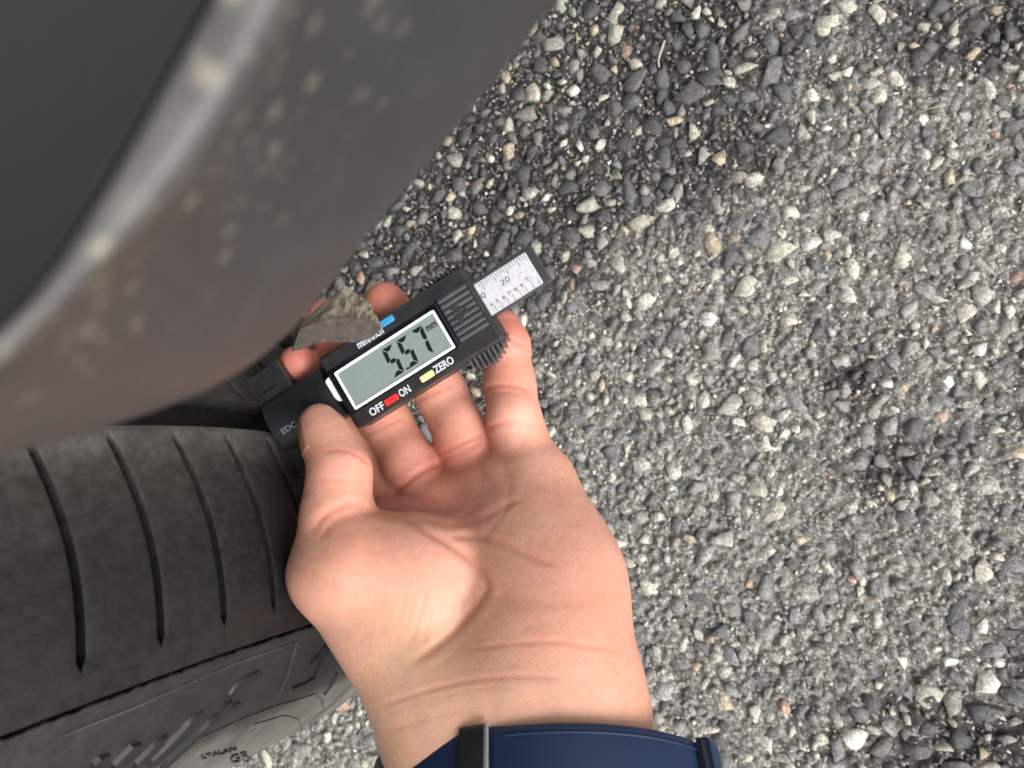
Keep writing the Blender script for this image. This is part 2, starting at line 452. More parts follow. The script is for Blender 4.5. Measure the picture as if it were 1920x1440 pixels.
dm = M.math('MULTIPLY', M.ramp(n1, [(.36, .0), (.66, 1)]), M.ramp(n2, [(.25, .25), (.7, .9)]))
da = M.attr('dust', 'Fac')
dust = M.mix(M.math('SUBTRACT', da, 1.0), dust, (.24, .23, .21))
fac = M.math('MINIMUM', M.math('MULTIPLY', M.math('ADD', M.math('MULTIPLY', dm, .75), .16), da), .9)
cc = M.mix(fac, base, dust)
cc = M.mix(M.math('MULTIPLY', M.ramp(n3, [(.70, 0), (.76, .8)]), da), cc, (.34, .31, .25))
M.set(Base_Color=cc, Roughness=M.ramp(n2, [(.3, .42), (.7, .60)]), Specular_IOR_Level=.35)
M.bump(M.math('ADD', n2, M.math('MULTIPLY', n3, .5)), .22, .0006)
MAT['rubber'] = M.m

tyre_o = bpy.data.objects.new('tyre', None)
prof = [(-162, 225), (-174, 250), (-185, 262), (-188, 280), (-172, 300), (-163, 309), (-160, 305)]
prof += [(a, float(crown(a)) - 7.5) for a in (-150, -120, -90, -60, -30, 0, 30, 50, 58, 61.0)]
prof += [(62.6, float(crown(61.5)) - 5.5), (63.3, 306.5), (63.6, 310.2), (66, 305.4), (70, 299.5), (75, 291), (80, 281), (84.5, 269), (86.5, 258), (86.8, 247), (85.2, 236), (81.5, 227), (77.5, 221), (73, 217), (70.5, 213.5), (69, 209), (66, 207)]
pa = np.array(prof)
NA = 240
ph = np.linspace(0, 2*PI, NA, endpoint=False)
V = TY(np.repeat(pa[:, 0], NA), np.tile(ph, len(pa)), np.repeat(pa[:, 1], NA))
ii = np.arange(len(pa)*NA).reshape(len(pa), NA)
F = np.stack([ii[:-1], np.roll(ii, -1, 1)[:-1], np.roll(ii, -1, 1)[1:], ii[1:]], -1).reshape(-1, 4)
Vw = W(V) - W(HUB)
me = mesh_from('tyre', Vw, F, True, True, 42)
dst = np.repeat(np.where(pa[:, 0] < 62, .04, np.where(pa[:, 1] > 290, .42, 1.6)), NA)
set_attr(me, 'dust', np.repeat(dst[:, None], 3, 1))
me.materials.append(MAT['rubber'])
tyre = bpy.data.objects.new('tyre', me); COL.objects.link(tyre)
tyre.parent = car; tyre.location = Vector(W(HUB)) - world_loc(car)
axis_w = Vector(ROT @ np.cross(NR, ZR))

PITCH = 2*PI/103.0
P0 = .178
def block_mesh(name, a0, a1, lean, gap, pitch, na=26):
    """one tread block: between two neighbouring sipes"""
    a = np.linspace(a0, a1, na)
    L = 0 + lean(a); g = gap(a) / R
    s = np.array([0, .035, .10, .3, .5, .7, .9, .965, 1.0])
    rows = []
    for k in range(na):
        lo = L[k] + g[k]; hi = L[k] + pitch - g[k]
        w = lo + (hi - lo)*s
        edge = np.array([1, .25, 0, 0, 0, 0, 0, .25, 1.0]) * .35 * min(1, g[k]*R/.4)
        r = crown(a[k]) - edge
        if k == 0: r = r - .5
        rows.append(np.stack([np.full(9, a[k]), w, r], 1))
    T = np.array(rows)                        # na x 9 x 3
    Bm = T.copy(); Bm[:, :, 2] = crown(a)[:, None] - 7.8
    nv = na*9; top = np.arange(nv).reshape(na, 9); bot = top + nv
    F = [(top[i, j], top[i+1, j], top[i+1, j+1], top[i, j+1]) for i in range(na-1) for j in range(8)]
    for i in range(na-1):
        F.append((top[i, 0], bot[i, 0], bot[i+1, 0], top[i+1, 0])); F.append((top[i, 8], top[i+1, 8], bot[i+1, 8], bot[i, 8]))
    for j in range(8):
        F.append((top[0, j], top[0, j+1], bot[0, j+1], bot[0, j])); F.append((top[-1, j], bot[-1, j], bot[-1, j+1], top[-1, j+1]))
    A = np.concatenate([T.reshape(-1, 3), Bm.reshape(-1, 3)])
    V = TY(A[:, 0], A[:, 1], A[:, 2])
    me = mesh_from(name, W(V) - W(HUB), F, True, True, 50)
    du = np.clip(1.5 - (A[:, 0] - 2)/26.0, .08, 1.5) if a0 > 0 else np.ones(len(A))
    du = np.where(np.arange(len(A)) < nv, du, .02)
    set_attr(me, 'dust', np.repeat(du[:, None], 3, 1)); me.materials.append(MAT['rubber'])
    return me
def lean_s(a): return .0055*np.clip((a-6)/52.0, 0, 1)**3 - .0062*np.sin(PI*np.clip((a-4)/54.0, 0, 1)) + .006*np.sin((a-5)/9.0)*0
def gap_s(a):
    up = np.clip((a-4.0)/2.0, 0, 1); dn = np.clip((56.0-a)/1.3, 0, 1)
    return 1.08*up*up*(3-2*up)*np.sqrt(dn)
bm_sh = block_mesh('tread_block', 2.0, 62.5, lean_s, gap_s, PITCH, 46)
def lean_r(a): return -.03*(a+20)/16.0
def gap_r(a):
    up = np.clip((a+37)/4.0, 0, 1); dn = np.clip((-9.5-a)/2.5, 0, 1); return .7*up*dn
bm_rib = block_mesh('tread_block', -40.5, -8.8, lean_r, gap_r, PITCH*1.5, 18)
bm_mid = block_mesh('tread_block', -82, -51, lambda a: .0*a, lambda a: .6+.0*a, PITCH*1.5, 14)
bm_in = block_mesh('tread_block', -160, -92, lambda a: .0*a, lambda a: .8+.0*a, PITCH*1.5, 14)
def put_blocks(me, first, step, k0, k1):
    for k in range(k0, k1):
        o = bpy.data.objects.new('tread_block', me); COL.objects.link(o); o.parent = tyre
        o.rotation_mode = 'QUATERNION'
        o.rotation_quaternion = Matrix.Rotation(first + k*step, 3, axis_w).to_quaternion()
def rest_blocks(me, first, step, k0, k1):
    bm = bmesh.new()
    for k in range(k0, k1):
        t = bmesh.new(); t.from_mesh(me)
        bmesh.ops.transform(t, matrix=Matrix.Rotation(first + k*step, 4, axis_w), verts=t.verts)
        tm = bpy.data.meshes.new('tmp'); t.to_mesh(tm); t.free(); bm.from_mesh(tm); bpy.data.meshes.remove(tm)
    out = bpy.data.meshes.new('tread_block'); bm.to_mesh(out); bm.free()
    out.materials.append(MAT['rubber'])
    o = bpy.data.objects.new('tread_block', out); COL.objects.link(o); o.parent = tyre; o['kind'] = 'stuff'
put_blocks(bm_sh, P0, PITCH, -8, 14); rest_blocks(bm_sh, P0, PITCH, 14, 95)
NB = 103*2//3
st3 = 2*PI/NB
put_blocks(bm_rib, P0+.03, st3, -4, 10)
rest_blocks(bm_rib, P0+.03, st3, 10, NB-4)
rest_blocks(bm_mid, P0, st3, 0, NB); rest_blocks(bm_in, P0, st3, 0, NB)

# sidewall relief, laid on the rubber where the photograph shows it
def bvh_of(o):
    mw = o.matrix_world.copy()
    bpy.context.view_layer.update()
    mw = o.matrix_world
    return BVHTree.FromPolygons([mw @ v.co for v in o.data.vertices], [tuple(p.vertices) for p in o.data.polygons])
bv_tyre = bvh_of(tyre)
CAMW = Vector(W([0, 0, 0]))
def cast(bv, px, py):
    d = Vector(ROT @ pix(px, py, 1.0)).normalized()
    h = bv.ray_cast(CAMW, d)
    return (np.array(h[0]), np.array(h[1])) if h[0] is not None else (None, None)
def relief_strip(name, pts, width, height, mat, parent, bv, taper=True, steps=3, dust=.6):
    """a raised rib following pixel-measured points on a surface; width, height in mm"""
    P = []
    for i in range(len(pts)-1):
        for s in range(steps):
            f = s/steps; P.append((pts[i][0]*(1-f)+pts[i+1][0]*f, pts[i][1]*(1-f)+pts[i+1][1]*f))
    P.append(pts[-1])
    C, N = [], []
    for p in P:
        c, n = cast(bv, *p)
        if c is None: continue
        if n @ (np.array(CAMW) - c) < 0: n = -n
        C.append(c); N.append(n)
    if len(C) < 2: return None
    C = np.array(C); N = np.array(N); T = np.gradient(C, axis=0)
    S = np.cross(N, T); S /= np.linalg.norm(S, axis=1)[:, None] + 1e-12
    n = len(C); wd = np.full(n, width/2000.0)
    if taper: wd[0] *= .35; wd[-1] *= .35
    h = height/1000.0
    rows = [C - S*wd[:, None]*1.4 - N*.0006, C - S*wd[:, None]*.8 + N*h, C + S*wd[:, None]*.8 + N*h, C + S*wd[:, None]*1.4 - N*.0006]
    Vv = np.concatenate(rows); F = []
    for r in range(3):
        for i in range(n-1): F.append((r*n+i, r*n+i+1, (r+1)*n+i+1, (r+1)*n+i))
    F += [(0, n, 2*n, 3*n), (n-1, 2*n-1, 3*n-1, 4*n-1)]
    base = np.array(world_loc(parent))
    me = mesh_from(name, Vv - base, F, True, True, 40); me.materials.append(mat)
    set_attr(me, 'dust', np.full((len(Vv), 3), dust))
    o = bpy.data.objects.new(name, me); COL.objects.link(o); o.parent = parent
    return o
z3 = lambda x, y: (240 + x/4.236, 1100 + y/4.236)
rub = MAT['rubber']
for pts, w, h in [
    ([z3(-560, 1190), z3(0, 975), z3(420, 790), z3(860, 600), z3(1340, 435)], .8, .35),
    ([z3(1340, 435), z3(1270, 690), z3(1155, 950)], .8, .4),
    ([z3(1155, 950), z3(880, 1060), z3(560, 1210), z3(400, 1350)], 1.0, .4),
    ([z3(1155, 950), z3(1330, 900), z3(1480, 850), z3(1540, 900), z3(1545, 960)], .8, .35),
    ([z3(1000, 1090), z3(1240, 1020), z3(1350, 1050), z3(1375, 1110)], .7, .3)]:
    relief_strip('sidewall_rib', pts, w*.55, h, rub, tyre, bv_tyre, dust=1.25)
for pts, w in [([z3(580, 990), z3(440, 1150), z3(300, 1290), z3(150, 1430)], 3.0), ([z3(700, 1010), z3(600, 1130), z3(430, 1280), z3(260, 1440)], 2.0),
               ([z3(90, 1240), z3(-20, 1350), z3(-120, 1450)], 3.2), ([z3(300, 1180), z3(160, 1320), z3(40, 1440)], 2.6), ([z3(820, 900), z3(700, 1010)], 1.6),
               ([z3(-160, 1330), z3(-300, 1460)], 3.0)]:
    relief_strip('sidewall_rib', pts, w*1.5, 1.0, rub, tyre, bv_tyre, dust=.0)
for pts, w in [([z3(1050, 690), z3(930, 740), z3(850, 810), z3(810, 870)], 2.2), ([z3(890, 930), z3(800, 970), z3(700, 1050)], 1.8), ([z3(1590, 440), z3(1530, 530), z3(1450, 610)], 1.4),
               ([z3(1600, 480), z3(1540, 580), z3(1480, 720), z3(1400, 770), z3(1310, 805)], .9), ([z3(1650, 690), z3(1620, 760), z3(1560, 850)], 2.0)]:
    relief_strip('sidewall_rib', pts, w*1.5, .6, rub, tyre, bv_tyre, dust=.0)
# moulding lip between tread and sidewall: small rubber flash, uneven
g = Geo(); NF = 620
lip_ph = np.linspace(-.6, 1.4, NF)
ro = rng.random(NF)*.7
rows = [TY(np.full(NF, 64.6), lip_ph, np.full(NF, 308.0)), TY(63.9 - ro*.3, lip_ph, 310.1 + ro*.5), TY(63.3 - ro*1.1, lip_ph, 310.0 + ro*.4), TY(np.full(NF, 63.4), lip_ph, np.full(NF, 307.0))]
F = [(r*NF+i, r*NF+i+1, (r+1)*NF+i+1, (r+1)*NF+i) for r in range(3) for i in range(NF-1)]
lip = mk('moulding_lip', np.concatenate(rows), F, rub, tyre, True)
set_attr(lip.data, 'dust', np.full((4*NF, 3), .35))

# sidewall lettering (worn, only a few characters legible)
def text_mesh(s, w, h, bold=.012):
    cu = bpy.data.curves.new('t', 'FONT'); cu.body = s; cu.offset = bold; cu.resolution_u = 4
    ob = bpy.data.objects.new('t', cu); COL.objects.link(ob)
    bpy.context.view_layer.update()
    dg = bpy.context.evaluated_depsgraph_get()
    tm = bpy.data.meshes.new_from_object(ob.evaluated_get(dg))
    V = np.array([v.co[:] for v in tm.vertices]); F = [tuple(p.vertices) for p in tm.polygons]
    bpy.data.objects.remove(ob); bpy.data.curves.remove(cu); bpy.data.meshes.remove(tm)
    lo, hi = V.min(0), V.max(0)
    V[:, 0] = (V[:, 0] - (lo[0]+hi[0])/2) / (hi[0]-lo[0]) * w
    V[:, 1] = (V[:, 1] - (lo[1]+hi[1])/2) / (hi[1]-lo[1]) * h
    return V[:, :2], F
def thick(V2, F, z0, z1):
    n = len(V2); V = [(x, y, z1) for x, y in V2] + [(x, y, z0) for x, y in V2]; FF = [tuple(f) for f in F]
    edges = {}
    for f in F:
        for i in range(len(f)):
            e = (f[i], f[(i+1) % len(f)]); edges[e] = 1
    for (a, b) in edges:
        if (b, a) not in edges: FF.append((b, a, a+n, b+n))
    return V, FF
def side_text(s, cx, cy, w, h, angdeg):
    V2, F = text_mesh(s, w, h); ca, sa = math.cos(math.radians(angdeg)), math.sin(math.radians(angdeg))
    V, FF = thick(V2, F, 0, 1); out_ = []
    for x, y, z in V:
        c, n = cast(bv_tyre, cx + x*ca + y*sa, cy + x*sa*1 - y*ca) if False else cast(bv_tyre, cx + x*ca + y*sa, cy - x*sa*-1 - y*ca)
        if c is None: return
        if n @ (np.array(CAMW) - c) < 0: n = -n
        out_.append(c + n*(.0005 if z else -.0004))
    base = np.array(world_loc(tyre))
    me = mesh_from('sidewall_lettering', np.array(out_) - base, FF, False, True); me.materials.append(rub)
    set_attr(me, 'dust', np.full((len(out_), 3), .6))
    o = bpy.data.objects.new('sidewall_lettering', me); COL.objects.link(o); o.parent = tyre
side_text('GR', 449, 1418, 38, 15, -18)
side_text('LTALAN', 410, 1410, 66, 7, -14)

# rim
rp = [(60, 206), (69, 207), (71, 211), (70, 214), (66, 205), (52, 196), (30, 190), (-140, 190), (-160, 206)]
rp = np.array(rp); NA2 = 120; ph = np.linspace(0, 2*PI, NA2, endpoint=False)
V = TY(np.repeat(rp[:, 0], NA2), np.tile(ph, len(rp)), np.repeat(rp[:, 1], NA2))
ii = np.arange(len(rp)*NA2).reshape(len(rp), NA2)
F = list(map(tuple, np.stack([ii[:-1], np.roll(ii, -1, 1)[:-1], np.roll(ii, -1, 1)[1:], ii[1:]], -1).reshape(-1, 4)))
hubv = len(V)
V = np.concatenate([V, TY(np.full(NA2, 20.), ph, np.full(NA2, 60.)), TY(np.array([30.]), np.array([0.]), np.array([0.]))])
for k in range(NA2): F.append((hubv+k, hubv+(k+1) % NA2, hubv+NA2))
for k in range(10):
    c = 2*PI*k/10
    for (da) in (-.1, .1): pass
    n0 = len(V)
    V = np.concatenate([V, TY(np.array([20., 20., 40., 40., 4., 4., 20., 20.]), c + np.array([-.22, .22, .06, -.06, -.22, .22, .06, -.06]), np.array([58., 58, 192, 192, 58, 58, 192, 192]))])
    F += [(n0, n0+1, n0+2, n0+3), (n0+4, n0+7, n0+6, n0+5), (n0, n0+3, n0+7, n0+4), (n0+1, n0+5, n0+6, n0+2)]
mk('wheel_rim', V, F, plastic('rim_paint', (.06, .058, .056), .35, .05), car, True, True, 35)

PD = .62      # the bumper is this close to the phone
# bumper corner: a thick moulded plastic shell with a bevelled ridge and a rolled lower edge
def resample(pts, n):
    P = np.array(pts, float); d = np.r_[0, np.cumsum(np.linalg.norm(np.diff(P[:, :2], axis=0), axis=1))]
    t = np.linspace(0, d[-1], n)
    Q = np.stack([np.interp(t, d, P[:, k]) for k in range(P.shape[1])], 1)
    Q[:, 2] *= PD
    for _ in range(6):
        Q[1:-1] = .5*Q[1:-1] + .25*(Q[:-2] + Q[2:])
    return Q
NS = 60
Ed = resample([(-420, 960, 82), (-200, 905, 92), (0, 855, 102), (130, 822, 108), (250, 785, 114), (350, 750, 120), (436, 710, 127), (490, 678, 133), (530, 642, 138), (572, 596, 142), (622, 528, 144), (684, 444, 144), (765, 350, 142), (846, 252, 138), (946, 128, 132), (1056, -18, 126), (1230, -220, 118), (1500, -560, 105)], NS)
R2 = resample([(-420, 900, 60), (-200, 800, 62), (0, 690, 62), (130, 560, 64), (260, 430, 65.3), (400, 260, 65.6), (500, 90, 65.6), (560, -20, 65.5), (700, -260, 64), (900, -600, 62)], NS)
R1 = resample([(-420, 850, 58), (-200, 745, 60), (0, 625, 62), (90, 510, 64), (180, 370, 65), (280, 190, 65), (350, 60, 65), (395, -20, 65), (520, -260, 63), (700, -600, 60)], NS)
def lerp(a, b, t): return a*(1-t) + b*t
ctr = np.array([-1.0, -.72])
def row(Q, dx, dy, dd): return np.stack([Q[:, 0]+dx, Q[:, 1]+dy, Q[:, 2]+dd], 1)
Zr1 = row(R1, -160, -110, 6); Zr2 = row(R1, -480, -320, 30); Zr3 = row(R1, -900, -620, 75)
b1 = lerp(R2, Ed, .08); b1[:, 2] += 4.0
b2 = lerp(R2, Ed, .35); b2[:, 2] += 0.0
b3 = lerp(R2, Ed, .7); b3[:, 2] += -5
b4 = lerp(R2, Ed, .93); b4[:, 2] += -5.5
lip1 = row(Ed, 3, 2, 3.5); lip2 = row(Ed, -14, -10, 9); in1 = row(Ed, -90, -65, 12); in2 = row(Ed, -300, -210, 20)
rows = [R1, lerp(R1, R2, .5), R2, b1, b2, b3, b4, Ed, lip1, lip2, in1, in2]
nR = len(rows)
V = np.concatenate([pix(q[:, 0], q[:, 1], q[:, 2]) for q in rows])
F = [(r*NS+i, r*NS+i+1, (r+1)*NS+i+1, (r+1)*NS+i) for r in range(nR-1) for i in range(NS-1)]
M = Mat('bumper_plastic')
n1 = M.noise(28, 4, .6); n2 = M.noise(110, 4, .65); n3 = M.noise(420, 4, .7)
basec = M.mix(M.ramp(n2, [(.3, 0), (.7, 1)]), (.026, .027, .029), (.036, .037, .039))
mud = M.attr('mud', 'Color')
sepm = M.n('ShaderNodeSeparateColor'); M.l(mud, sepm.inputs[0])
film = M.mix(n2, (.086, .056, .048), (.060, .043, .038))
cc = M.mix(M.math('MULTIPLY', sepm.outputs[0], M.ramp(n1, [(.25, .6), (.7, 1)])), basec, film)
spl = M.math('MULTIPLY', M.ramp(M.math('ADD', M.math('MULTIPLY', n2, .6), M.math('MULTIPLY', n1, .4)), [(.53, 0), (.60, .55)]), M.ramp(n3, [(.35, .25), (.6, 1)]))
vd1 = M.voro(330); vd2 = M.voro(520); vc = M.n('ShaderNodeSeparateColor'); M.l(M.voro(330, 'F1', 'Color'), vc.inputs[0])
dots = M.math('MULTIPLY', M.ramp(vd1, [(.10, .8), (.36, 0)]), M.ramp(vc.outputs[0], [(.56, 0), (.60, 1)]))
spl = M.math('MAXIMUM', spl, M.math('MAXIMUM', dots, M.math('MULTIPLY', M.ramp(vd2, [(.14, 1), (.26, 0)]), M.ramp(n2, [(.45, 0), (.52, .8)]))))
cc = M.mix(M.math('MULTIPLY', sepm.outputs[2], M.math('MULTIPLY', M.ramp(n1, [(.30, .25), (.65, 1)]), M.ramp(n2, [(.3, .45), (.6, 1)]))), cc, (.165, .16, .15))  # ridge dust that also paints in the band's lighter sky sheen
cc = M.mix(M.math('MULTIPLY', spl, sepm.outputs[1]), cc, (.30, .27, .205))
M.set(Base_Color=cc, Roughness=.52, Specular_IOR_Level=.5)
M.bump(M.noise(2200, 3), .25, .0003)
bump = mk('bumper', V, F, M.m, car, True, True)
uu = np.tile(np.arange(NS)/(NS-1), nR); rr = np.repeat(np.arange(nR), NS)
film_w = np.clip(1.2 - uu*2.3, 0, 1) * np.array([.1, .1, .3, .8, 1, 1, 1, 1, 1, 1, .5, .3])[rr]
spl_w = np.array([1.3, 1.1, .8, .8, .35, .08, .03, .03, 0, 0, 0, 0])[rr] * (1.1 - .6*uu)
set_attr(bump.data, 'mud', np.stack([film_w, spl_w, np.array([.95, .9, .7, .25, 0, 0, 0, 0, 0, 0, 0, 0])[rr]*(1.15 - .5*np.abs(uu-.45))], 1))  # third channel: ridge dust together with painted-in sheen
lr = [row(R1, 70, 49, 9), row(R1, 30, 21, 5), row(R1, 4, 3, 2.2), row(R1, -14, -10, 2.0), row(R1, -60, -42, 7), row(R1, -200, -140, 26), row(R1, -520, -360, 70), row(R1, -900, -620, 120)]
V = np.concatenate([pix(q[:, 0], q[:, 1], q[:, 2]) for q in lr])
lin = mk('shaded_face', V, [(r*NS+i, r*NS+i+1, (r+1)*NS+i+1, (r+1)*NS+i) for r in range(len(lr)-1) for i in range(NS-1)], plastic('shaded_face_plastic', (.011, .011, .0113), .65, .2), car, True, True)  # bumper face beyond the ridge; its shade is put into a darker plastic
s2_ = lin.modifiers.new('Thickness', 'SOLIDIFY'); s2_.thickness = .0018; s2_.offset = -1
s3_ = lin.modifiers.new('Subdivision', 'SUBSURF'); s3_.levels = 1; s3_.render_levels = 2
sol = bump.modifiers.new('Thickness', 'SOLIDIFY'); sol.thickness = .002; sol.offset = -1
sub = bump.modifiers.new('Subdivision', 'SUBSURF'); sub.levels = 1; sub.render_levels = 2

# wheel arch and wing above the tyre (out of the frame, they shade the wheel)
pha = np.linspace(math.radians(57), math.radians(178), 40)
sec = [(-170, 372), (-120, 384), (60, 384), (92, 378), (104, 378), (108, 386), (110, 410), (112, 470), (104, 560), (96, 566), (100, 470), (98, 396), (60, 392), (-170, 380)]
V = np.concatenate([TY(np.full(40, a_), pha, np.full(40, float(r_))) for a_, r_ in sec]); nS = len(sec)
F = [(r*40+i, r*40+i+1, ((r+1) % nS)*40+i+1, ((r+1) % nS)*40+i) for r in range(nS) for i in range(39)] + [tuple(r*40 for r in range(nS)), tuple(r*40+39 for r in range(nS))]
mk('wheel_arch', V, F, plastic('arch_paint', (.022, .023, .026), .35, .05), car, True, True, 40)

# broken, mud-caked tab sticking out from under the bumper
top = [(560, 600, 196), (600, 560, 200), (622, 545, 205), (640, 533, 210), (652, 541, 212), (662, 543, 213), (670, 554, 213), (681, 558, 214), (688, 568, 214), (694, 570, 214), (692, 578, 213), (699, 590, 212), (705, 602, 211), (709, 611, 210)]
rdg = [(556, 612, 186), (590, 600, 187), (612, 591, 189), (630, 590, 191), (640, 591, 192), (650, 592, 193), (658, 592, 194), (666, 594, 195), (674, 595, 196), (681, 596, 197), (688, 597, 199), (695, 599, 201), (702, 604, 204), (708, 612, 208)]
low = [(540, 655, 196), (566, 648, 196), (585, 640, 198), (600, 637, 200), (615, 637, 201), (630, 638, 202), (642, 638, 203), (652, 638, 203), (662, 638, 204), (670, 636, 204), (680, 633, 205), (690, 629, 206), (700, 622, 207), (708, 614, 209)]
def fine(Q, n=64): 
    P = np.array(Q, float); t = np.linspace(0, len(P)-1, n); return np.stack([np.interp(t, np.arange(len(P)), P[:, k]) for k in range(3)], 1)
T_, G_, L_ = fine(top), fine(rdg), fine(low)
for q_ in (T_, G_, L_): q_[:, 0] += 7; q_[:, 1] += 4
NT = 64; rows = []
for f in np.linspace(0, 1, 15):
    q = lerp(G_, T_, f)
    jag = vnoise(np.arange(NT)*1.0, np.full(NT, f*14.), 1.6, 11) - .5; j2 = vnoise(np.arange(NT)*1.0, np.full(NT, f*14.), 3.5, 12) - .5
    q[:, 2] += (jag*1.3 + j2*3.0) * min(1, f*5) * 1.0
    q[:, 0] += jag*4*min(1, f*4); q[:, 1] += j2*5*min(1, f*4)
    rows.append(q)
rows = rows[::-1]
for f in np.linspace(.12, 1, 8):
    q = lerp(G_, L_, f); q[:, 2] += (vnoise(np.arange(NT)*1.0, np.full(NT, 40+f*9.), 3.0, 13) - .5)*1.0; rows.append(q)
rows.append(row(lerp(L_, T_, .25), -4, -2, 7)); rows.append(row(lerp(L_, T_, .75), -4, -2, 7))
nR = len(rows)
V = np.concatenate([pix(q[:, 0], q[:, 1], q[:, 2]) for q in rows])
F = [(r*NT+i, r*NT+i+1, ((r+1) % nR)*NT+i+1, ((r+1) % nR)*NT+i) for r in range(nR) for i in range(NT-1)]
F += [tuple(r*NT for r in range(nR)), tuple(r*NT+NT-1 for r in range(nR))]
M = Mat('caked_mud')
n1 = M.noise(350, 5, .7); n2 = M.noise(1300, 4, .7)
mk_ = M.attr('mud', 'Fac')
mudc = M.mix(M.ramp(n1, [(.35, 0), (.65, 1)]), (.20, .17, .13), (.44, .365, .265))
pl = M.mix(M.ramp(n1, [(.35, 0), (.7, 1)]), (.06, .05, .046), (.11, .095, .088))
M.set(Base_Color=M.mix(mk_, pl, mudc), Roughness=.85, Specular_IOR_Level=.25)
M.bump(M.math('ADD', n1, n2), .8, .0012)
tab = mk('splash_tab', V, F, M.m, car, True, True, 50)
set_attr(tab.data, 'mud', np.repeat(np.where(np.repeat(np.arange(nR), NT) < 14, 1.0, .05)[:, None], 3, 1))
tab['label'] = 'jagged tab caked in dried mud under the bumper edge'

# ---------------------------------------------------------------- the gauge
GF = np.array([-77.1646, -13.8723, -250.568]); GX = unit([.84265644, .5124176, .16540349])
_y = np.array([AX[0], AX[1], .06]); _y -= GX*(_y @ GX); GV = -unit(_y)      # GV: up across the gauge
GZ = np.cross(GX, GV)
gauge = empty('depth_gauge', GF)
tag(gauge, 'black digital tread depth gauge reading 5.57 mm with its foot pressed on the tyre', 'depth gauge')
def gk(name, g, mat, parent=gauge, smooth=True, angle=35, label=None):
    V = np.array(g.V, float); P = GF + V[:, :1]*GX + V[:, 1:2]*GV + V[:, 2:3]*GZ
    o = mk(name, P, g.F, MAT[mat] if isinstance(mat, str) else mat, parent, smooth, True, angle)
    if label: o['label'] = label
    return o
def gtext(name, s, x, v, w, h, z, mat, parent=gauge, rot=0.0):
    V2, F = text_mesh(s, w, h, .0 if mat == 'print_ink' else .022); V, FF = thick(V2, F, z-.12, z)
    c, sn = math.cos(rot), math.sin(rot)
    g = Geo(); g.add([(x + a*c - b*sn, v + a*sn + b*c, q) for a, b, q in V], FF)
    return gk(name, g, mat, parent, False, None)
# body
g = Geo(); g.prism(rrect(25.8, 80.4, -15.6, 9.9, 1.3), -5.5, 5.2, 1.0, rrect(25.8, 80.4, -15.6, 9.9, 1.3, .9))
body = gk('body', g, 'gauge_black')
g = Geo(); g.prism(rrect(26.6, 67.3, -10.9, 4.8, .5), 4.9, 5.35, .12, rrect(26.6, 67.3, -10.9, 4.8, .5, .12)); gk('bezel', g, 'bezel')
# screen
g = Geo(); g.prism(rrect(29.5, 65.4, -9.6, 2.5, .2), 5.0, 5.50); screen = gk('screen', g, 'lcd', smooth=False)
o_, i_ = rrect(28.7, 66.3, -10.3, 3.2, .5), rrect(28.7, 66.3, -10.3, 3.2, .5, .85)
g = Geo(); n = len(o_)
Vr = [(x, y, 5.2) for x, y in o_] + [(x, y, 5.75) for x, y in o_] + [(x, y, 5.75) for x, y in i_] + [(x, y, 5.2) for x, y in i_]
g.add(Vr, [(r*n+i, r*n+(i+1) % n, ((r+1) % 4)*n+(i+1) % n, ((r+1) % 4)*n+i) for r in range(4) for i in range(n)])
gk('screen_frame', g, 'white_plastic', screen)
def digit(segs, x, v0=-8.2, hgt=9.3, wid=4.0, tk=1.3, sl=.12):
    g = Geo(); h2 = hgt/2; e = .18; b = tk/2
    def bar(pts): g.prism([(x + px + (py - h2)*sl, v0 + py) for px, py in pts], 5.45, 5.56)
    L, Rr = 0, wid
    def hz(y, up):
        if up == 0: bar([(L+b+e, y), (L+tk+e, y-b), (Rr-tk-e, y-b), (Rr-b-e, y), (Rr-tk-e, y+b), (L+tk+e, y+b)])
        elif up > 0: bar([(L+e, y), (L+tk+e, y-tk), (Rr-tk-e, y-tk), (Rr-e, y)])
        else: bar([(L+e, y), (Rr-e, y), (Rr-tk-e, y+tk), (L+tk+e, y+tk)])
    def vt(x0, s, y0, y1):   # s=+1: thick side towards +x
        if y0 == 0: bar([(x0, y0+e), (x0+s*tk, y0+tk+e), (x0+s*tk, y1-b-e), (x0+s*b, y1-e), (x0, y1-e-b*.3)])
        else: bar([(x0, y0+e+b*.3), (x0+s*b, y0+e), (x0+s*tk, y0+b+e), (x0+s*tk, y1-tk-e), (x0, y1-e)])
    if 'a' in segs: hz(hgt, 1)
    if 'g' in segs: hz(h2, 0)
    if 'd' in segs: hz(0, -1)
    if 'f' in segs: vt(L, 1, h2, hgt)
    if 'e' in segs: vt(L, 1, 0, h2)
    if 'b' in segs: vt(Rr, -1, h2, hgt)
    if 'c' in segs: vt(Rr, -1, 0, h2)
    return gk('digit', g, 'lcd_ink', screen, False)
digit('afgcd', 45.2); digit('afgcd', 50.6); digit('abc', 56.1)
g = Geo(); g.prism(rrect(49.6, 50.35, -8.3, -7.6, .1), 5.45, 5.56); gk('decimal_point', g, 'lcd_ink', screen, False)
gtext('unit_text', 'mm', 63.1, -.9, 3.7, 1.6, 5.56, 'lcd_ink', screen)
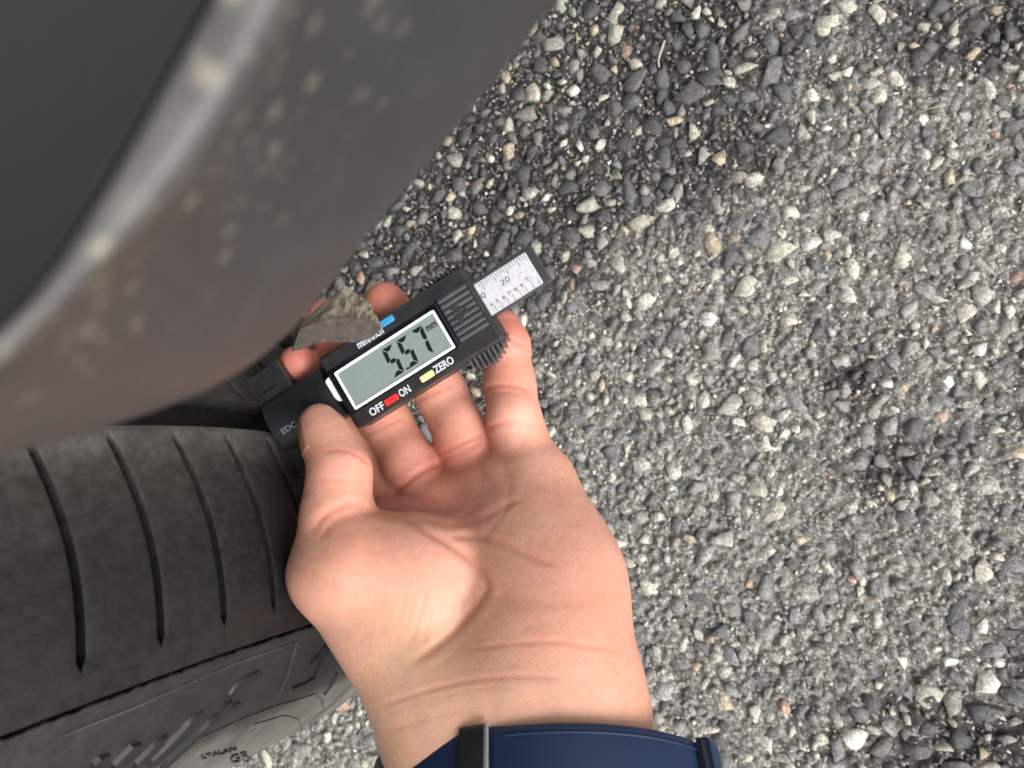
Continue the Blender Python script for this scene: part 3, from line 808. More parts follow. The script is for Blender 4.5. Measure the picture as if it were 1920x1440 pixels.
# buttons and print
for nm, x, v, mt, lb in (('button', 51.8, 8.0, 'btn_blue', 'blue mm/inch button'), ('button', 54.0, -13.1, 'btn_yellow', 'yellow zero button'), ('button', 40.4, -13.4, 'btn_red', 'red off and on button')):
    g = Geo(); g.prism(rrect(x-2.45, x+2.45, v-1.05, v+1.05, .55), 4.8, 5.9, .35, rrect(x-2.45, x+2.45, v-1.05, v+1.05, .55, .3)); gk(nm, g, mt, label=lb)
gtext('lettering', 'OFF', 34.8, -13.5, 5.3, 2.5, 5.26, 'print_white'); gtext('lettering', 'ON', 45.4, -13.3, 3.9, 2.5, 5.26, 'print_white')
gtext('lettering', 'ZERO', 60.2, -12.8, 6.9, 2.5, 5.26, 'print_white'); gtext('lettering', 'mm/inch', 44.4, 6.6, 9.6, 2.5, 5.26, 'print_white')
# ribbed grip pad with the arrow
g = Geo(); nv = 120; vs = np.linspace(-9.9, 5.3, nv)
hh = 5.25 + .5*np.abs(np.sin((vs + 9.9)/15.2*PI*8))**.7
Vp = [(68.6, v, h) for v, h in zip(vs, hh)] + [(78.6, v, h) for v, h in zip(vs, hh)] + [(78.9, v, 5.0) for v in vs] + [(68.45, v, 5.0) for v in vs]
g.add(Vp, [(r*nv+i, r*nv+i+1, ((r+1) % 4)*nv+i+1, ((r+1) % 4)*nv+i) for r in range(4) for i in range(nv-1)] + [(0, nv, 2*nv, 3*nv), (nv-1, 2*nv-1, 3*nv-1, 4*nv-1)])
gk('grip_pad', g, 'gauge_grey')
g = Geo(); g.box(67.75, 68.15, -10.3, 5.6, 5.0, 5.23); gk('slot', g, 'bezel', smooth=False)
g = Geo(); g.box(79.15, 79.5, -14.6, 9.2, 4.8, 5.42); gk('highlight_lip', g, 'gauge_grey', smooth=False)  # added grey lip, drawing in the light line along the end bevel
def bar2(g, x0, y0, x1, y1, w, z0, z1):
    d = np.array([x1-x0, y1-y0]); d /= np.linalg.norm(d); n = np.array([-d[1], d[0]])*w/2
    g.prism([(x0+n[0], y0+n[1]), (x0-n[0], y0-n[1]), (x1-n[0], y1-n[1]), (x1+n[0], y1+n[1])], z0, z1)
g = Geo()
for a in ((71.5, -4.6, 71.5, .2), (72.5, -4.0, 72.5, -.5), (73.4, -3.4, 73.4, -1.1), (71.5, .2, 75.4, -2.2), (71.5, -4.6, 75.4, -2.2)): bar2(g, *a, .5, 5.2, 6.1)
gk('arrow_mark', g, 'gauge_grey', smooth=False)
# knurled thumb wheel showing at both edges
arc = [(66.4 + 14.6*t, -15.0 - 4.6*math.sin(PI*min(1, max(0, t*.9+.12)))**.75) for t in np.linspace(0, 1, 14)]
g = Geo(); g.prism([(66.4, -14.0)] + [(x, y+.9) for x, y in arc] + [(81.2, -14.0)], -4.6, .6); wheel = gk('thumb_wheel', g, 'gauge_black')
for k in range(9):
    t = .05 + .9*k/8; x = 66.4 + 14.6*t; y = -15.0 - 4.6*math.sin(PI*min(1, max(0, t*.9+.12)))**.75
    g = Geo(); g.box(x-.27, x+.27, y-.5, -15.2, -4.4, 1.8); gk('knurl', g, 'knurl', wheel, False)
g = Geo(); g.prism([(64.8, 9.5)] + [(64.8 + 14.4*t, 9.9 + 1.0*math.sin(PI*t)**.5) for t in np.linspace(0, 1, 10)] + [(79.2, 9.5)], -4.6, .4); w2 = gk('thumb_wheel', g, 'gauge_black')
for k in range(10):
    t = .03 + .94*k/9; x = 64.8 + 14.4*t
    g = Geo(); g.box(x-.24, x+.24, 9.5, 10.9 + 1.5*math.sin(PI*t)**.5, -4.4, 1.2); gk('knurl', g, 'gauge_black', w2, False)
# blade with printed scale
g = Geo(); g.prism(rrect(79.5, 101.4, -8.1, 4.7, .5), .2, 2.85, .35, rrect(79.5, 101.4, -8.1, 4.7, .5, .35)); blade = gk('blade', g, 'gauge_grey')
g = Geo(); g.prism(rrect(79.5, 98.9, -7.55, 3.4, .5), 2.7, 2.95); splate = gk('scale_plate', g, 'scale', blade, False)
g = Geo()
for i in range(9, 29):
    x = 91.2 + (i-20)*.86; L = 2.9 if i % 5 == 0 else 1.75
    if 80.6 < x < 98.6: g.box(x-.085, x+.085, 3.35-L, 3.35, 2.9, 3.0)
for i in range(4, 12):
    x = 82.6 + (i-4)*2.19; g.box(x-.075, x+.075, -7.5, -7.5 + (2.6 if i == 10 else 2.1), 2.9, 3.0)
gk('scale_marks', g, 'print_ink', blade, False)
gtext('scale_figure', '20', 89.3, -.7, 3.1, 1.75, 3.0, 'print_ink', blade); gtext('scale_figure', '0', 81.3, -.9, 1.5, 1.75, 3.0, 'print_ink', blade)
for k, s in enumerate('456789'): gtext('scale_figure', s, 82.0 + k*2.19, -4.7, 1.0, 1.15, 3.0, 'print_ink', blade)
g = Geo(); g.box(95.25, 95.42, -4.7, -3.1, 2.9, 3.0); g.box(94.95, 95.25, -3.5, -3.36, 2.9, 3.0); gk('scale_figure', g, 'print_ink', blade, False)
# white tab, neck, foot and probe
g = Geo(); g.prism([(24.4, 2.4), (24.5, -3.6), (25.2, -5.0), (26.3, -5.6), (26.3, 3.2), (25.2, 3.0)], 2.0, 5.5, .5, [(24.8, 2.2), (24.9, -3.4), (25.4, -4.6), (26.2, -5.2), (26.2, 2.9), (25.3, 2.7)]); gk('white_tab', g, 'white_plastic')
g = Geo(); NN = 16
prof_n = [(-9.5 + 17.5*i/NN, 1.6 + 3.6*math.sin(PI*i/NN)**.6) for i in range(NN+1)]
Vn = [(.6, v, h) for v, h in prof_n] + [(24.2, v, h) for v, h in prof_n] + [(24.2, v, -5) for v, _ in prof_n] + [(.6, v, -5) for v, _ in prof_n]
m_ = NN+1
g.add(Vn, [(r*m_+i, r*m_+i+1, ((r+1) % 4)*m_+i+1, ((r+1) % 4)*m_+i) for r in range(4) for i in range(NN)] + [(0, m_, 2*m_, 3*m_), (NN, m_+NN, 2*m_+NN, 3*m_+NN)])
gk('neck', g, 'gauge_black')
g = Geo(); g.prism(rrect(-.4, 12.6, -19.2, 18.2, .8), -4.5, 1.4, .4, rrect(-.4, 12.6, -19.2, 18.2, .8, .35)); foot = gk('foot', g, 'gauge_black')
g = Geo()
ou = rrect(2.2, 10.2, 9.3, 17.2, 1.2); inn = rrect(2.2, 10.2, 9.3, 17.2, 1.2, 1.1); n = len(ou)
g.add([(x, y, 1.3) for x, y in ou] + [(x, y, 2.3) for x, y in ou] + [(x, y, 2.3) for x, y in inn] + [(x, y, 1.3) for x, y in inn], [(r*n+i, r*n+(i+1) % n, ((r+1) % 4)*n+(i+1) % n, ((r+1) % 4)*n+i) for r in range(4) for i in range(n)])
gk('foot_rim', g, 'gauge_black', foot)
g = Geo(); g.prism(rrect(-6.2, 1, -1.5, 1.5, .3), -1.0, .2); gk('probe', g, 'gauge_black')
gtext('lettering', 'EDC', 6.6, -3.7, 5.6, 2.0, 5.35, 'print_grey')

# ---------------------------------------------------------------- the hand: one continuous skin grown from a distance field
def C3(px, py, d): return pix(px, py, d)
VOX = .6
H0 = np.array([-112., -172., -292.]); H1 = np.array([52., 46., -138.])
dims = np.ceil((H1 - H0)/VOX).astype(int) + 1
gxs = [H0[k] + VOX*np.arange(dims[k]) for k in range(3)]
BIG = 40.0
def new_field(): return np.full(dims, BIG, np.float32)
def window(lo, hi):
    a = np.clip(np.floor((lo - H0)/VOX).astype(int), 0, dims); b = np.clip(np.ceil((hi - H0)/VOX).astype(int) + 1, 0, dims)
    return tuple(slice(a[k], b[k]) for k in range(3))
def grid_in(w):
    return np.meshgrid(gxs[0][w[0]], gxs[1][w[1]], gxs[2][w[2]], indexing='ij', sparse=True)
def smin(a, b, k):
    h = np.clip(k - np.abs(a - b), 0, None)/k
    return np.minimum(a, b) - h*h*k*.25
def cone(Fd, A, B, k, flat=1.0, fn=None):
    """round cone A->B given as (px, py, depth, radius px); smooth-united into Fd"""
    a, b = C3(*A[:3]), C3(*B[:3]); ra, rb = A[3]*A[2]/FPX, B[3]*B[2]/FPX
    m = max(ra, rb)*max(1, flat) + 14
    w = window(np.minimum(a, b) - m, np.maximum(a, b) + m); X, Y, Z = grid_in(w)
    ab = b - a; L = ab @ ab
    t = np.clip(((X-a[0])*ab[0] + (Y-a[1])*ab[1] + (Z-a[2])*ab[2])/L, 0, 1)
    dx, dy, dz = X-a[0]-t*ab[0], Y-a[1]-t*ab[1], Z-a[2]-t*ab[2]
    d = np.sqrt(dx*dx + dy*dy + (dz/flat)**2) - (ra + (rb-ra)*t)
    Fd[w] = smin(Fd[w], d.astype(np.float32), k)
def ell(Fd, c, rad, rotdeg, k, sign=1):
    """ellipsoid centre (px, py, d), radii (px, px, mm), rotated in the picture plane; sign -1 carves"""
    cc = C3(*c); s = c[2]/FPX; r = np.array([rad[0]*s, rad[1]*s, rad[2]]); m = r.max() + 12
    w = window(cc - m, cc + m); X, Y, Z = grid_in(w); t = math.radians(rotdeg); ca, sa = math.cos(t), math.sin(t)
    x = (X-cc[0])*ca + (Y-cc[1])*sa; y = -(X-cc[0])*sa + (Y-cc[1])*ca; z = Z - cc[2]
    k0 = np.sqrt((x/r[0])**2 + (y/r[1])**2 + (z/r[2])**2); k1 = np.sqrt((x/r[0]**2)**2 + (y/r[1]**2)**2 + (z/r[2]**2)**2) + 1e-6
    d = (k0*(k0-1)/k1).astype(np.float32)
    Fd[w] = smin(Fd[w], d, k) if sign > 0 else -smin(-Fd[w], d, k)
def chain(Fd, pts, k=3.0, flat=1.0):
    for a, b in zip(pts[:-1], pts[1:]): cone(Fd, a, b, k, flat)

palm = new_field()
cone(palm, (832, 1340, 206, 108), (862, 2000, 168, 118), 10)
cone(palm, (1080, 1340, 206, 118), (1130, 2000, 168, 130), 14)
cone(palm, (958, 1340, 204, 118), (995, 2000, 166, 128), 14)
cone(palm, (832, 1340, 206, 108), (640, 1075, 222, 88), 10)         # thumb metacarpal side
cone(palm, (1080, 1340, 206, 118), (1040, 1200, 214, 118), 14); cone(palm, (1040, 1200, 214, 118), (1043, 1080, 226, 106), 14)      # heel of the hand
cone(palm, (1043, 1080, 226, 106), (1000, 905, 243, 70), 14)
cone(palm, (958, 1330, 206, 100), (960, 1080, 232, 100), 16); cone(palm, (960, 1080, 232, 100), (920, 980, 244, 76), 14)
cone(palm, (905, 1020, 243, 80), (910, 925, 247, 58), 8)
cone(palm, (880, 1080, 238, 90), (828, 960, 248, 60), 8)
cone(palm, (760, 1080, 236, 90), (748, 985, 249, 54), 8)
cone(palm, (748, 985, 249, 54), (828, 960, 248, 60), 6); cone(palm, (828, 960, 248, 60), (910, 925, 247, 58), 6); cone(palm, (910, 925, 247, 58), (1000, 905, 243, 70), 6)
# ball of the thumb
thn = new_field()
cone(thn, (672, 1068, 220, 112), (792, 1092, 223, 112), 6)
cone(thn, (792, 1092, 223, 112), (800, 1230, 214, 100), 10)
palm = smin(palm, thn, 2.6)
cone(palm, (985, 1010, 238, 84), (1000, 1130, 226, 100), 18)
# thumb
thumb = new_field()
chain(thumb, [(628, 1070, 221, 88), (632, 960, 223, 61), (637, 885, 226, 54), (613, 822, 231, 42), (598, 790, 233, 34)], 5)
ell(thumb, (632, 856, 229), (36, 46, 7.2), 24, 4)
palm = smin(palm, thumb, 4.0)
F1 = new_field(); chain(F1, [(748, 985, 249, 54), (716, 912, 258, 50), (655, 830, 264, 50), (592, 735, 265, 44), (560, 682, 257, 36)], 3)
F2 = new_field(); chain(F2, [(828, 960, 248, 60), (774, 882, 254, 53), (722, 788, 259, 47), (650, 660, 261, 48), (612, 600, 258, 40)], 3)
F3 = new_field(); chain(F3, [(910, 925, 247, 58), (872, 832, 253, 52), (824, 730, 257, 47), (755, 620, 257, 47), (722, 568, 254, 40)], 3)
F4 = new_field(); chain(F4, [(1000, 905, 243, 70), (968, 808, 247, 52), (956, 720, 248, 46), (950, 645, 249, 42), (944, 612, 251, 32)], 3)
for Fd, c, r, a in ((F2, (762, 866, 250.5), (38, 46, 5.5), 0), (F3, (862, 802, 249.5), (38, 50, 5.5), 0), (F4, (960, 770, 243), (44, 38, 7), 0)):
    ell(Fd, c, r, a, 4)
for Fd in (F1, F2, F3, F4): palm = smin(palm, Fd, 1.6)
FLD = palm

def surface_nets(S):
    ins = S < 0
    nxx, nyy, nzz = S.shape
    cnt = np.zeros((nxx-1, nyy-1, nzz-1), np.uint8)
    for i in (0, 1):
        for j in (0, 1):
            for k in (0, 1): cnt += ins[i:nxx-1+i, j:nyy-1+j, k:nzz-1+k]
    act = (cnt > 0) & (cnt < 8)
    ci_ = np.argwhere(act); vid = np.full(act.shape, -1, np.int64); vid[act] = np.arange(len(ci_))
    acc = np.zeros((len(ci_), 3)); num = np.zeros(len(ci_))
    for ax in range(3):
        o1, o2 = [a for a in range(3) if a != ax]
        for u in (0, 1):
            for v in (0, 1):
                p = ci_.copy(); p[:, o1] += u; p[:, o2] += v; q = p.copy(); q[:, ax] += 1
                s0 = S[p[:, 0], p[:, 1], p[:, 2]]; s1 = S[q[:, 0], q[:, 1], q[:, 2]]
                mk_ = (s0 < 0) != (s1 < 0); t = np.where(mk_, s0/(s0 - s1 + 1e-12), 0)
                pt = p.astype(float); pt[:, ax] += t
                acc[mk_] += pt[mk_]; num[mk_] += 1
    Vx = acc/num[:, None]
    quads = []
    for ax in range(3):
        o1, o2 = [(1, 2), (2, 0), (0, 1)][ax]
        sl0 = [slice(None)]*3; sl1 = [slice(None)]*3; sl0[ax] = slice(0, -1); sl1[ax] = slice(1, None)
        A_, B_ = ins[tuple(sl0)], ins[tuple(sl1)]
        e = np.argwhere(A_ != B_); e = e[(e[:, o1] > 0) & (e[:, o2] > 0) & (e[:, o1] < S.shape[o1]-1) & (e[:, o2] < S.shape[o2]-1)]
        def g_(d1, d2):
            r = e.copy(); r[:, o1] -= d1; r[:, o2] -= d2; return vid[r[:, 0], r[:, 1], r[:, 2]]
        q = np.stack([g_(1, 1), g_(0, 1), g_(0, 0), g_(1, 0)], 1)
        flip = A_[e[:, 0], e[:, 1], e[:, 2]]; q[~flip] = q[~flip][:, ::-1]
        quads.append(q)
    return Vx*VOX + H0, np.concatenate(quads)
V, Q = surface_nets(FLD)
def relax(V, Q, n, lam):
    e = np.concatenate([Q[:, [0, 1]], Q[:, [1, 2]], Q[:, [2, 3]], Q[:, [3, 0]]]); e = np.concatenate([e, e[:, ::-1]])
    deg = np.bincount(e[:, 0], minlength=len(V))[:, None]
    for _ in range(n):
        s = np.stack([np.bincount(e[:, 0], weights=V[e[:, 1], k], minlength=len(V)) for k in range(3)], 1)/np.maximum(deg, 1)
        V = V + lam*(s - V)
    return V
V = relax(V, Q, 10, .5)
def normals(V, Q):
    n = np.cross(V[Q[:, 2]] - V[Q[:, 0]], V[Q[:, 3]] - V[Q[:, 1]]); N = np.stack([np.bincount(Q.ravel(), weights=np.repeat(n[:, k], 4), minlength=len(V)) for k in range(3)], 1)
    return N/(np.linalg.norm(N, axis=1)[:, None] + 1e-12)
N = normals(V, Q)
if (N * (V - V.mean(0))).sum() < 0: Q = Q[:, ::-1]; N = -N
PXH = to_pix(V)
facing = (N * -V).sum(1)/np.linalg.norm(V, axis=1) > .02
def seg_dist(P, pts):
    d = np.full(len(P), 1e9); tt = np.zeros(len(P)); n = len(pts)-1
    for i in range(n):
        a = np.array(pts[i], float); b = np.array(pts[i+1], float); ab = b-a
        t = np.clip(((P-a) @ ab)/(ab @ ab), 0, 1); q = np.linalg.norm(P - a - t[:, None]*ab, axis=1)
        tt = np.where(q < d, (i+t)/n, tt); d = np.minimum(d, q)
    return d, tt
disp = np.zeros(len(V)); redn = np.zeros(len(V))
def smooth_poly(pts, n=24):
    P = np.array(pts, float)
    for _ in range(2):
        Qp = [P[0]]
        for a, b in zip(P[:-1], P[1:]): Qp += [a*.75+b*.25, a*.25+b*.75]
        P = np.array(Qp + [P[-1]])
    return P
def crease(pts, depth, width, dlo=0, dhi=999, red=.5, bulge=.3):
    """a skin fold: depth and width in mm, measured along the picture"""
    global disp, redn
    width = width*.8; depth = depth*.62; red = red*.62
    d, t = seg_dist(PXH, smooth_poly(pts)); dm = d*(-V[:, 2])/FPX
    ok = facing & (-V[:, 2] > dlo) & (-V[:, 2] < dhi); taper = np.clip(np.minimum(t, 1-t)*6, .15, 1)
    g_ = np.exp(-(dm/width)**2)*taper*ok
    disp += -depth*g_ + bulge*depth*np.exp(-((dm-width*2.3)/(width*1.2))**2)*taper*ok
    redn = np.maximum(redn, red*np.exp(-(dm/(width*1.3))**2)*taper*ok)
crease([(735, 962), (764, 971), (805, 1000), (857, 1027), (895, 1061), (917, 1097), (897, 1132), (857, 1177), (812, 1215), (772, 1243)], .75, 1.3)
crease([(838, 1006), (917, 1006), (985, 1038), (1040, 1060)], .45, 1.2)
crease([(760, 972), (800, 975), (850, 985), (905, 975), (950, 945), (985, 935)], .35, 1.2)
crease([(880, 1218), (930, 1209), (970, 1207), (1026, 1201), (1097, 1210), (1180, 1224)], .22, .8, bulge=.12)
crease([(705, 1326), (782, 1301), (857, 1278), (970, 1266), (1060, 1271)], .26, .9, bulge=.12)
crease([(715, 1338), (800, 1312), (880, 1292), (960, 1284)], .1, .8, red=.2, bulge=.1)
crease([(730, 1372), (800, 1345), (870, 1330)], .12, 1.0, red=.2, bulge=.1)
for q in ([(782, 1112), (770, 1150), (762, 1182)], [(800, 1118), (788, 1160), (778, 1196)], [(765, 1108), (750, 1150), (742, 1176)], [(818, 1130), (806, 1165), (798, 1195)], [(742, 1120), (722, 1172), (712, 1200)], [(836, 1120), (826, 1155)], [(700, 1165), (688, 1208)]):
    crease([(x + random.uniform(-5, 5), y + random.uniform(-10, 10)) for x, y in q], random.uniform(.06, .16), .6, red=.22, bulge=.1)
crease([(866, 1110), (868, 1140), (862, 1160)], .2, .8, red=.3)
crease([(606, 848), (630, 842), (650, 845), (670, 853), (690, 870)], .24, .7, 0, 232, red=.8, bulge=.1)
crease([(584, 1000), (604, 968), (640, 947), (668, 943), (690, 950)], .55, 1.4, 0, 236, red=.5)
crease([(596, 1012), (624, 975), (660, 962), (715, 955), (760, 968)], .5, 1.5, 0, 240, red=.45)
crease([(600, 895), (640, 900), (680, 905)], .15, .8, 0, 240, red=.2)
crease([(732, 926), (752, 915), (775, 893), (800, 877), (826, 868)], .75, 1.1, red=.9)
crease([(697, 936), (714, 928), (753, 927), (780, 935), (822, 938)], .5, 1.1, 236, 999, red=.6)
crease([(684, 818), (714, 801), (756, 783)], .35, .8, 240, 999, red=.5); crease([(686, 808), (714, 792), (752, 776)], .25, .7, 240, 999, red=.4)
crease([(828, 850), (853, 838), (880, 825), (908, 815)], .4, 1.0, red=.6); crease([(830, 862), (862, 850), (905, 826)], .35, .9, red=.5)
crease([(780, 752), (812, 737), (850, 720)], .4, .9, red=.6); crease([(780, 741), (812, 727), (846, 712)], .3, .8, red=.5)
crease([(912, 804), (935, 794), (962, 791), (1008, 797)], .4, 1.0, red=.55)
crease([(908, 730), (930, 722), (955, 722), (995, 731)], .45, .9, red=.75); crease([(915, 738), (947, 732), (990, 741)], .25, .8, red=.4)
crease([(938, 634), (958, 634), (985, 652)], .4, .8, red=.8)
for q in ([(860, 860), (900, 880), (930, 930)], [(905, 840), (898, 890), (905, 930)], [(940, 860), (955, 900), (950, 950)]):
    crease(q, .25, 1.8, red=.3)
for _k in range(46):
    _x, _y = random.uniform(640, 1120), random.uniform(960, 1320); _a = random.gauss(-.5, .7); _l = random.uniform(15, 42)
    crease([(_x, _y), (_x + _l*math.cos(_a)*.5 + random.uniform(-4, 4), _y + _l*math.sin(_a)*.5), (_x + _l*math.cos(_a), _y + _l*math.sin(_a))], random.uniform(.03, .10), random.uniform(.5, .9), red=random.uniform(.1, .3), bulge=.1)
for q in ([(905, 1010), (935, 975), (960, 935)], [(845, 985), (880, 960), (900, 940)]):
    crease(q, .18, 1.1, red=.3)
V = V + N*disp[:, None]
V = relax(V, Q, 1, .3)
# natural colouring of the skin: redder fingertips and folds, mottled ball of the thumb
def blob(c, r): return np.exp(-((V - C3(*c))**2).sum(1)/r**2)
redn = np.clip(redn + .22*np.clip((-V[:, 2] - 236)/10, 0, 1)*(V[:, 1] > -38) + .95*blob((715, 560, 250), 13) + .9*blob((560, 680, 250), 15) + .8*blob((620, 640, 255), 18) + .7*blob((950, 620, 244), 13) + .35*blob((960, 720, 243), 9)
               + .45*blob((850, 960, 240), 16) + .35*blob((770, 900, 250), 14) + .3*blob((640, 880, 222), 12) + .3*blob((700, 1050, 200), 18) + .3*blob((1090, 1180, 205), 26) + .35*blob((880, 870, 245), 14), 0, 1)
pale = np.clip(.6*blob((960, 1420, 190), 40) + .5*blob((800, 1180, 200), 14) + .4*blob((720, 1290, 195), 22), 0, 1)
person = mk('person', V, Q, None, None, True, False, origin=C3(958, 1340, 206))
tag(person, 'bare hand of a person, palm up, thumb and fingers gripping the black gauge', 'person')
vein = np.zeros(len(V))
for q in ([(905, 1440), (915, 1370), (945, 1300), (940, 1250)], [(1060, 1440), (1050, 1370), (1020, 1300), (1035, 1240)], [(800, 1420), (790, 1350), (760, 1290), (765, 1240)], [(945, 1300), (1000, 1270), (1020, 1300)]):
    d, t = seg_dist(PXH, smooth_poly(q)); vein = np.maximum(vein, np.exp(-(d/13.)**2)*facing*np.clip(np.minimum(t, 1-t)*5, 0, 1))
set_attr(person.data, 'skin', np.stack([redn, pale, vein], 1))
M = Mat('skin')
a = M.attr('skin', 'Color'); sp_ = M.n('ShaderNodeSeparateColor'); M.l(a, sp_.inputs[0])
n1 = M.noise(90, 6, .72); n2 = M.noise(380, 5, .75); n3 = M.noise(1500, 3, .6)
col = M.mix(M.ramp(n1, [(.35, 0), (.68, 1)]), (.61, .302, .205), (.69, .378, .29))
col = M.mix(M.math('MULTIPLY', M.ramp(n2, [(.42, 0), (.68, 1)]), .55), col, (.60, .245, .185))
col = M.mix(sp_.outputs[1], col, (.67, .40, .265))
col = M.mix(M.math('MULTIPLY', sp_.outputs[0], .8), col, (.55, .165, .12))
col = M.mix(M.math('MULTIPLY', sp_.outputs[2], .22), col, (.40, .27, .24))
M.set(Base_Color=col, Roughness=M.ramp(n2, [(.3, .40), (.7, .55)]), Specular_IOR_Level=.4, Subsurface_Weight=.10, Subsurface_Scale=.003)
M.b.inputs['Subsurface Radius'].default_value = (1.0, .35, .18)
lines = None
for k_, (rot_, sc2) in enumerate((((.2, .1, .5), 150), ((.1, .4, -.7), 190), ((.5, .2, 1.5), 240))):
    mp = M.n('ShaderNodeMapping'); mp.inputs['Rotation'].default_value = rot_; mp.inputs['Scale'].default_value = (1, .22, 1); M.l(M.pos(), mp.inputs['Vector'])
    q_ = M.noise(sc2, 2, .5, mp.outputs[0], .6)
    l_ = M.ramp(M.math('ABSOLUTE', M.math('SUBTRACT', q_, .5)), [(0, 1), (.012, .6), (.03, 0)])
    lines = l_ if lines is None else M.math('MAXIMUM', lines, l_)
lines = M.math('MULTIPLY', lines, M.ramp(n2, [(.40, 0), (.6, 1)]))
col = M.mix(M.math('MULTIPLY', lines, .15), col, (.50, .19, .13))
M.set(Base_Color=col)
vv = M.voro(900, 'DISTANCE_TO_EDGE'); wv = M.noise(420, 4, .7, dist=1.5)
M.b.inputs['Coat Weight'].default_value = .04
M.bump(M.math('ADD', M.math('MULTIPLY', M.ramp(vv, [(0, 0), (.12, 1)]), .35), M.math('SUBTRACT', M.math('ADD', n3, M.math('MULTIPLY', wv, .6)), M.math('MULTIPLY', lines, .35))), .26, .0004)
person.data.materials.append(M.m)
# thumbnail, seen nearly edge-on
bv_hand = bvh_of(person)
nv_, nu_ = 15, 11
Tn = []
c0 = np.array(W(C3(612, 806, 231))); ax_t = unit(W(C3(600, 775, 234)) - W(C3(630, 860, 227)))
outd = unit(ROT @ unit([-.99, .12, -.08])); outd = unit(outd - ax_t*(outd @ ax_t)); sd_ = np.cross(ax_t, outd)
for i in range(nv_):
    for j in range(nu_):
        f, h_ = i/(nv_-1)*2-1, j/(nu_-1)*2-1
        ang_ = h_*.72*(1 - .25*max(0, f)**3)
        dr = outd*math.cos(ang_) + sd_*math.sin(ang_); st = c0 + ax_t*f*.0060 + dr*.03
        h = bv_hand.ray_cast(Vector(st), Vector(-dr))
        p = np.array(h[0]) if h[0] is not None else c0 + dr*.007
        Tn.append(p + dr*(.00018 - .0006*max(0, -f - .7) - .0004*max(0, abs(h_) - .8)))
base = np.array(person.location)
me = mesh_from('thumbnail', np.array(Tn) - base, [(i*nu_+j, i*nu_+j+1, (i+1)*nu_+j+1, (i+1)*nu_+j) for i in range(nv_-1) for j in range(nu_-1)], True, True)
M = Mat('nail'); M.set(Base_Color=(.30, .14, .09), Roughness=.42, Subsurface_Weight=.15, Subsurface_Scale=.002); me.materials.append(M.m)
nail = bpy.data.objects.new('thumbnail', me); COL.objects.link(nail); nail.parent = person
so_ = nail.modifiers.new('Thickness', 'SOLIDIFY'); so_.thickness = .0005; so_.offset = 0
# small mole on the heel of the hand
c, n = cast(bv_hand, 1055, 899)
if c is not None:
    g = Geo(); mv = [tuple(c + n*.00012)] ; t1 = unit(np.cross(n, [0, 0, 1.])); t2 = np.cross(n, t1)
    for k in range(10):
        mv.append(tuple(c + (t1*math.cos(k*.6283) + t2*math.sin(k*.6283)*.7)*.0006 - n*.0001))
    me = mesh_from('mole', np.array(mv) - base, [(0, 1+k, 1+(k+1) % 10) for k in range(10)], True); me.materials.append(paint('mole_brown', (.16, .03, .02), .5))
    mo = bpy.data.objects.new('mole', me); COL.objects.link(mo); mo.parent = person

# ---------------------------------------------------------------- wrist watch strap
watch = empty('watch', C3(1045, 1450, 208))
tag(watch, 'dark blue watch strap with a black keeper loop round the wrist', 'watch')
WC = C3(1030, 1428, 210)
wf = unit([0., .65, .76])                 # from the wrist centre towards the strap front
ws = unit([1., .03, 0.]); ws = unit(ws - wf*(ws @ wf)); wa = np.cross(ws, wf)   # wa: along the forearm, away from the hand
wa = wa if wa[1] < 0 else -wa
def ring_pt(th, rx, rz, along, lift=0.0):
    """th: 0 = towards viewer, + to the right"""
    th = np.asarray(th, float)
    return WC + np.sin(th)[..., None]*ws*(rx+lift) + np.cos(th)[..., None]*wf*(rz+lift) + np.asarray(along)[..., None]*wa
def band(name, th0, th1, rx, rz, w0, w1, t, mat, parent, lift=lambda th: 0*th, n=90, edge=.7, shift=0.0):
    th = np.linspace(th0, th1, n); li = lift(th)
    sec = [(w0, 0), (w0, t-edge), (w0+edge*.5, t-.15), (w0+edge*1.6, t), ((w0+w1)/2, t+.25), (w1-edge*1.6, t), (w1-edge*.5, t-.15), (w1, t-edge), (w1, 0)]
    V = []
    for (al, up) in sec:
        q = WC + shift*ws + np.sin(th)[:, None]*ws*(rx+li+up)[:, None] + np.cos(th)[:, None]*wf*(rz+li+up)[:, None] + wa*al
        V.append(q)
    V = np.concatenate(V); m_ = len(sec)
    F = [(r*n+i, r*n+i+1, ((r+1) % m_)*n+i+1, ((r+1) % m_)*n+i) for r in range(m_) for i in range(n-1)]
    F += [tuple(r*n for r in range(m_)), tuple(r*n+n-1 for r in range(m_))]
    return mk(name, V, F, mat, parent, True, True, 50)
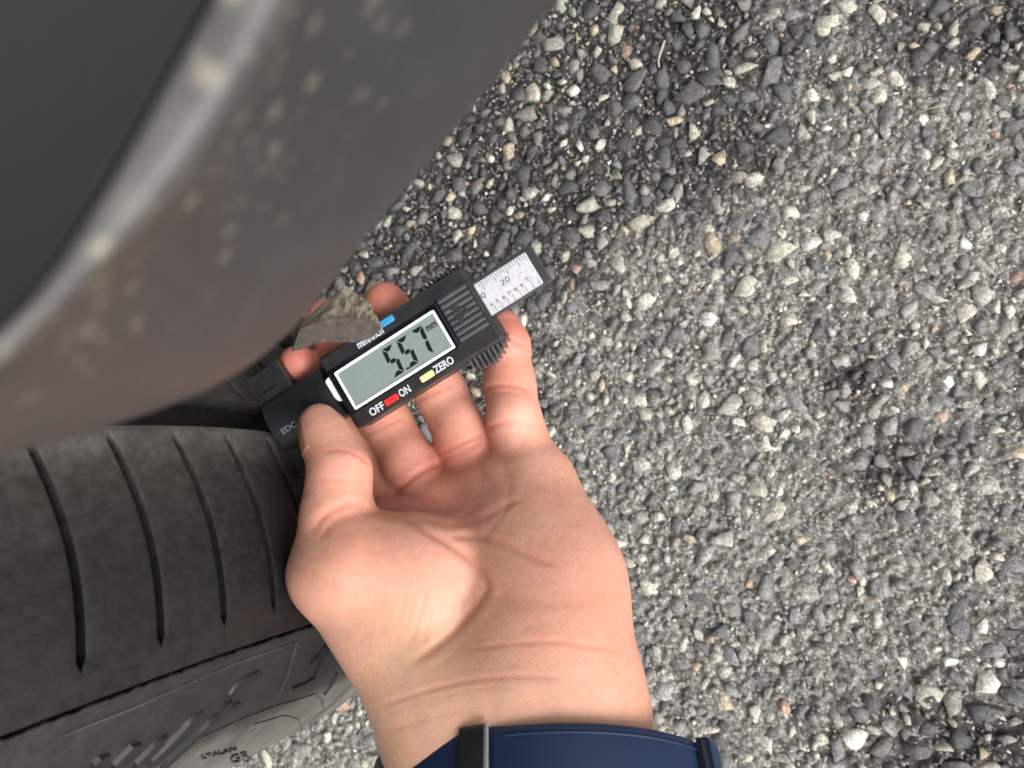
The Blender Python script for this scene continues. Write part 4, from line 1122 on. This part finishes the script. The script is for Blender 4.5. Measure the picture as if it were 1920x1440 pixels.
M = Mat('strap_rubber'); w = M.noise(300, 3)
M.set(Base_Color=M.mix(w, (.007, .018, .055), (.009, .024, .070)), Roughness=.42, Specular_IOR_Level=.45); M.bump(M.noise(3000, 2), .15, .0002)
strap_m = M.m
RX, RZ = 36.5, 31.0
band('strap', -2.9, 3.3, 38.9, RZ+.2, 0, 23, 2.4, strap_m, watch, shift=-6.0)
tail = band('strap_tail', -.36, 1.42, RX+2.7, RZ+2.6, .6, 20.4, 2.3, strap_m, watch, lambda th: 1.6*np.clip((th-.75)/.6, 0, 1))
for (a0, a1) in ((2.6, 3.2), (17.8, 18.4)):
    band('strap_groove', -.3, 1.35, RX+2.7, RZ+2.6, a0, a1, 2.62, strap_m, tail, lambda th: 1.6*np.clip((th-.75)/.6, 0, 1), edge=.1)
holem = paint('hole_dark', (.004, .006, .012), .6)
for k in range(6):
    th = -.05 + k*.16
    p = ring_pt(np.array([th]), RX+5.25, RZ+5.25, np.array([12.6]))[0]; nrm = unit(math.sin(th)*ws/RX + math.cos(th)*wf/RZ); t1 = unit(np.cross(nrm, wa)); 
    mv = [p] + [p + (t1*math.cos(q*.5236) + wa*math.sin(q*.5236))*1.3 for q in range(12)]
    mk('strap_hole', np.array(mv) + nrm*.12, [(0, 1+q, 1+(q+1) % 12) for q in range(12)], holem, tail, True)
band('keeper', -.56, -.40, RX+5.6, RZ+5.4, -.2, 22.4, 1.1, plastic('keeper_black', (.012, .012, .014), .35), watch, n=10, edge=.8)
band('keeper_rim', -.40, -.385, RX+5.6, RZ+5.4, -.1, 22.2, 1.2, paint('keeper_edge', (.24, .245, .255), .35), watch, n=6, edge=.3)
band('turn_seam', 1.02, 1.10, RX+5.4, RZ+5.2, .2, 20.8, 1.4, holem, watch, lambda th: 1.6*np.clip((th-.75)/.6, 0, 1), n=10, edge=.3)
band('strap_loop', 1.10, 1.75, RX+5.0, RZ+5.0, -.5, 21.5, 2.6, strap_m, watch, lambda th: 1.6*np.clip((th-.75)/.6, 0, 1), n=30)
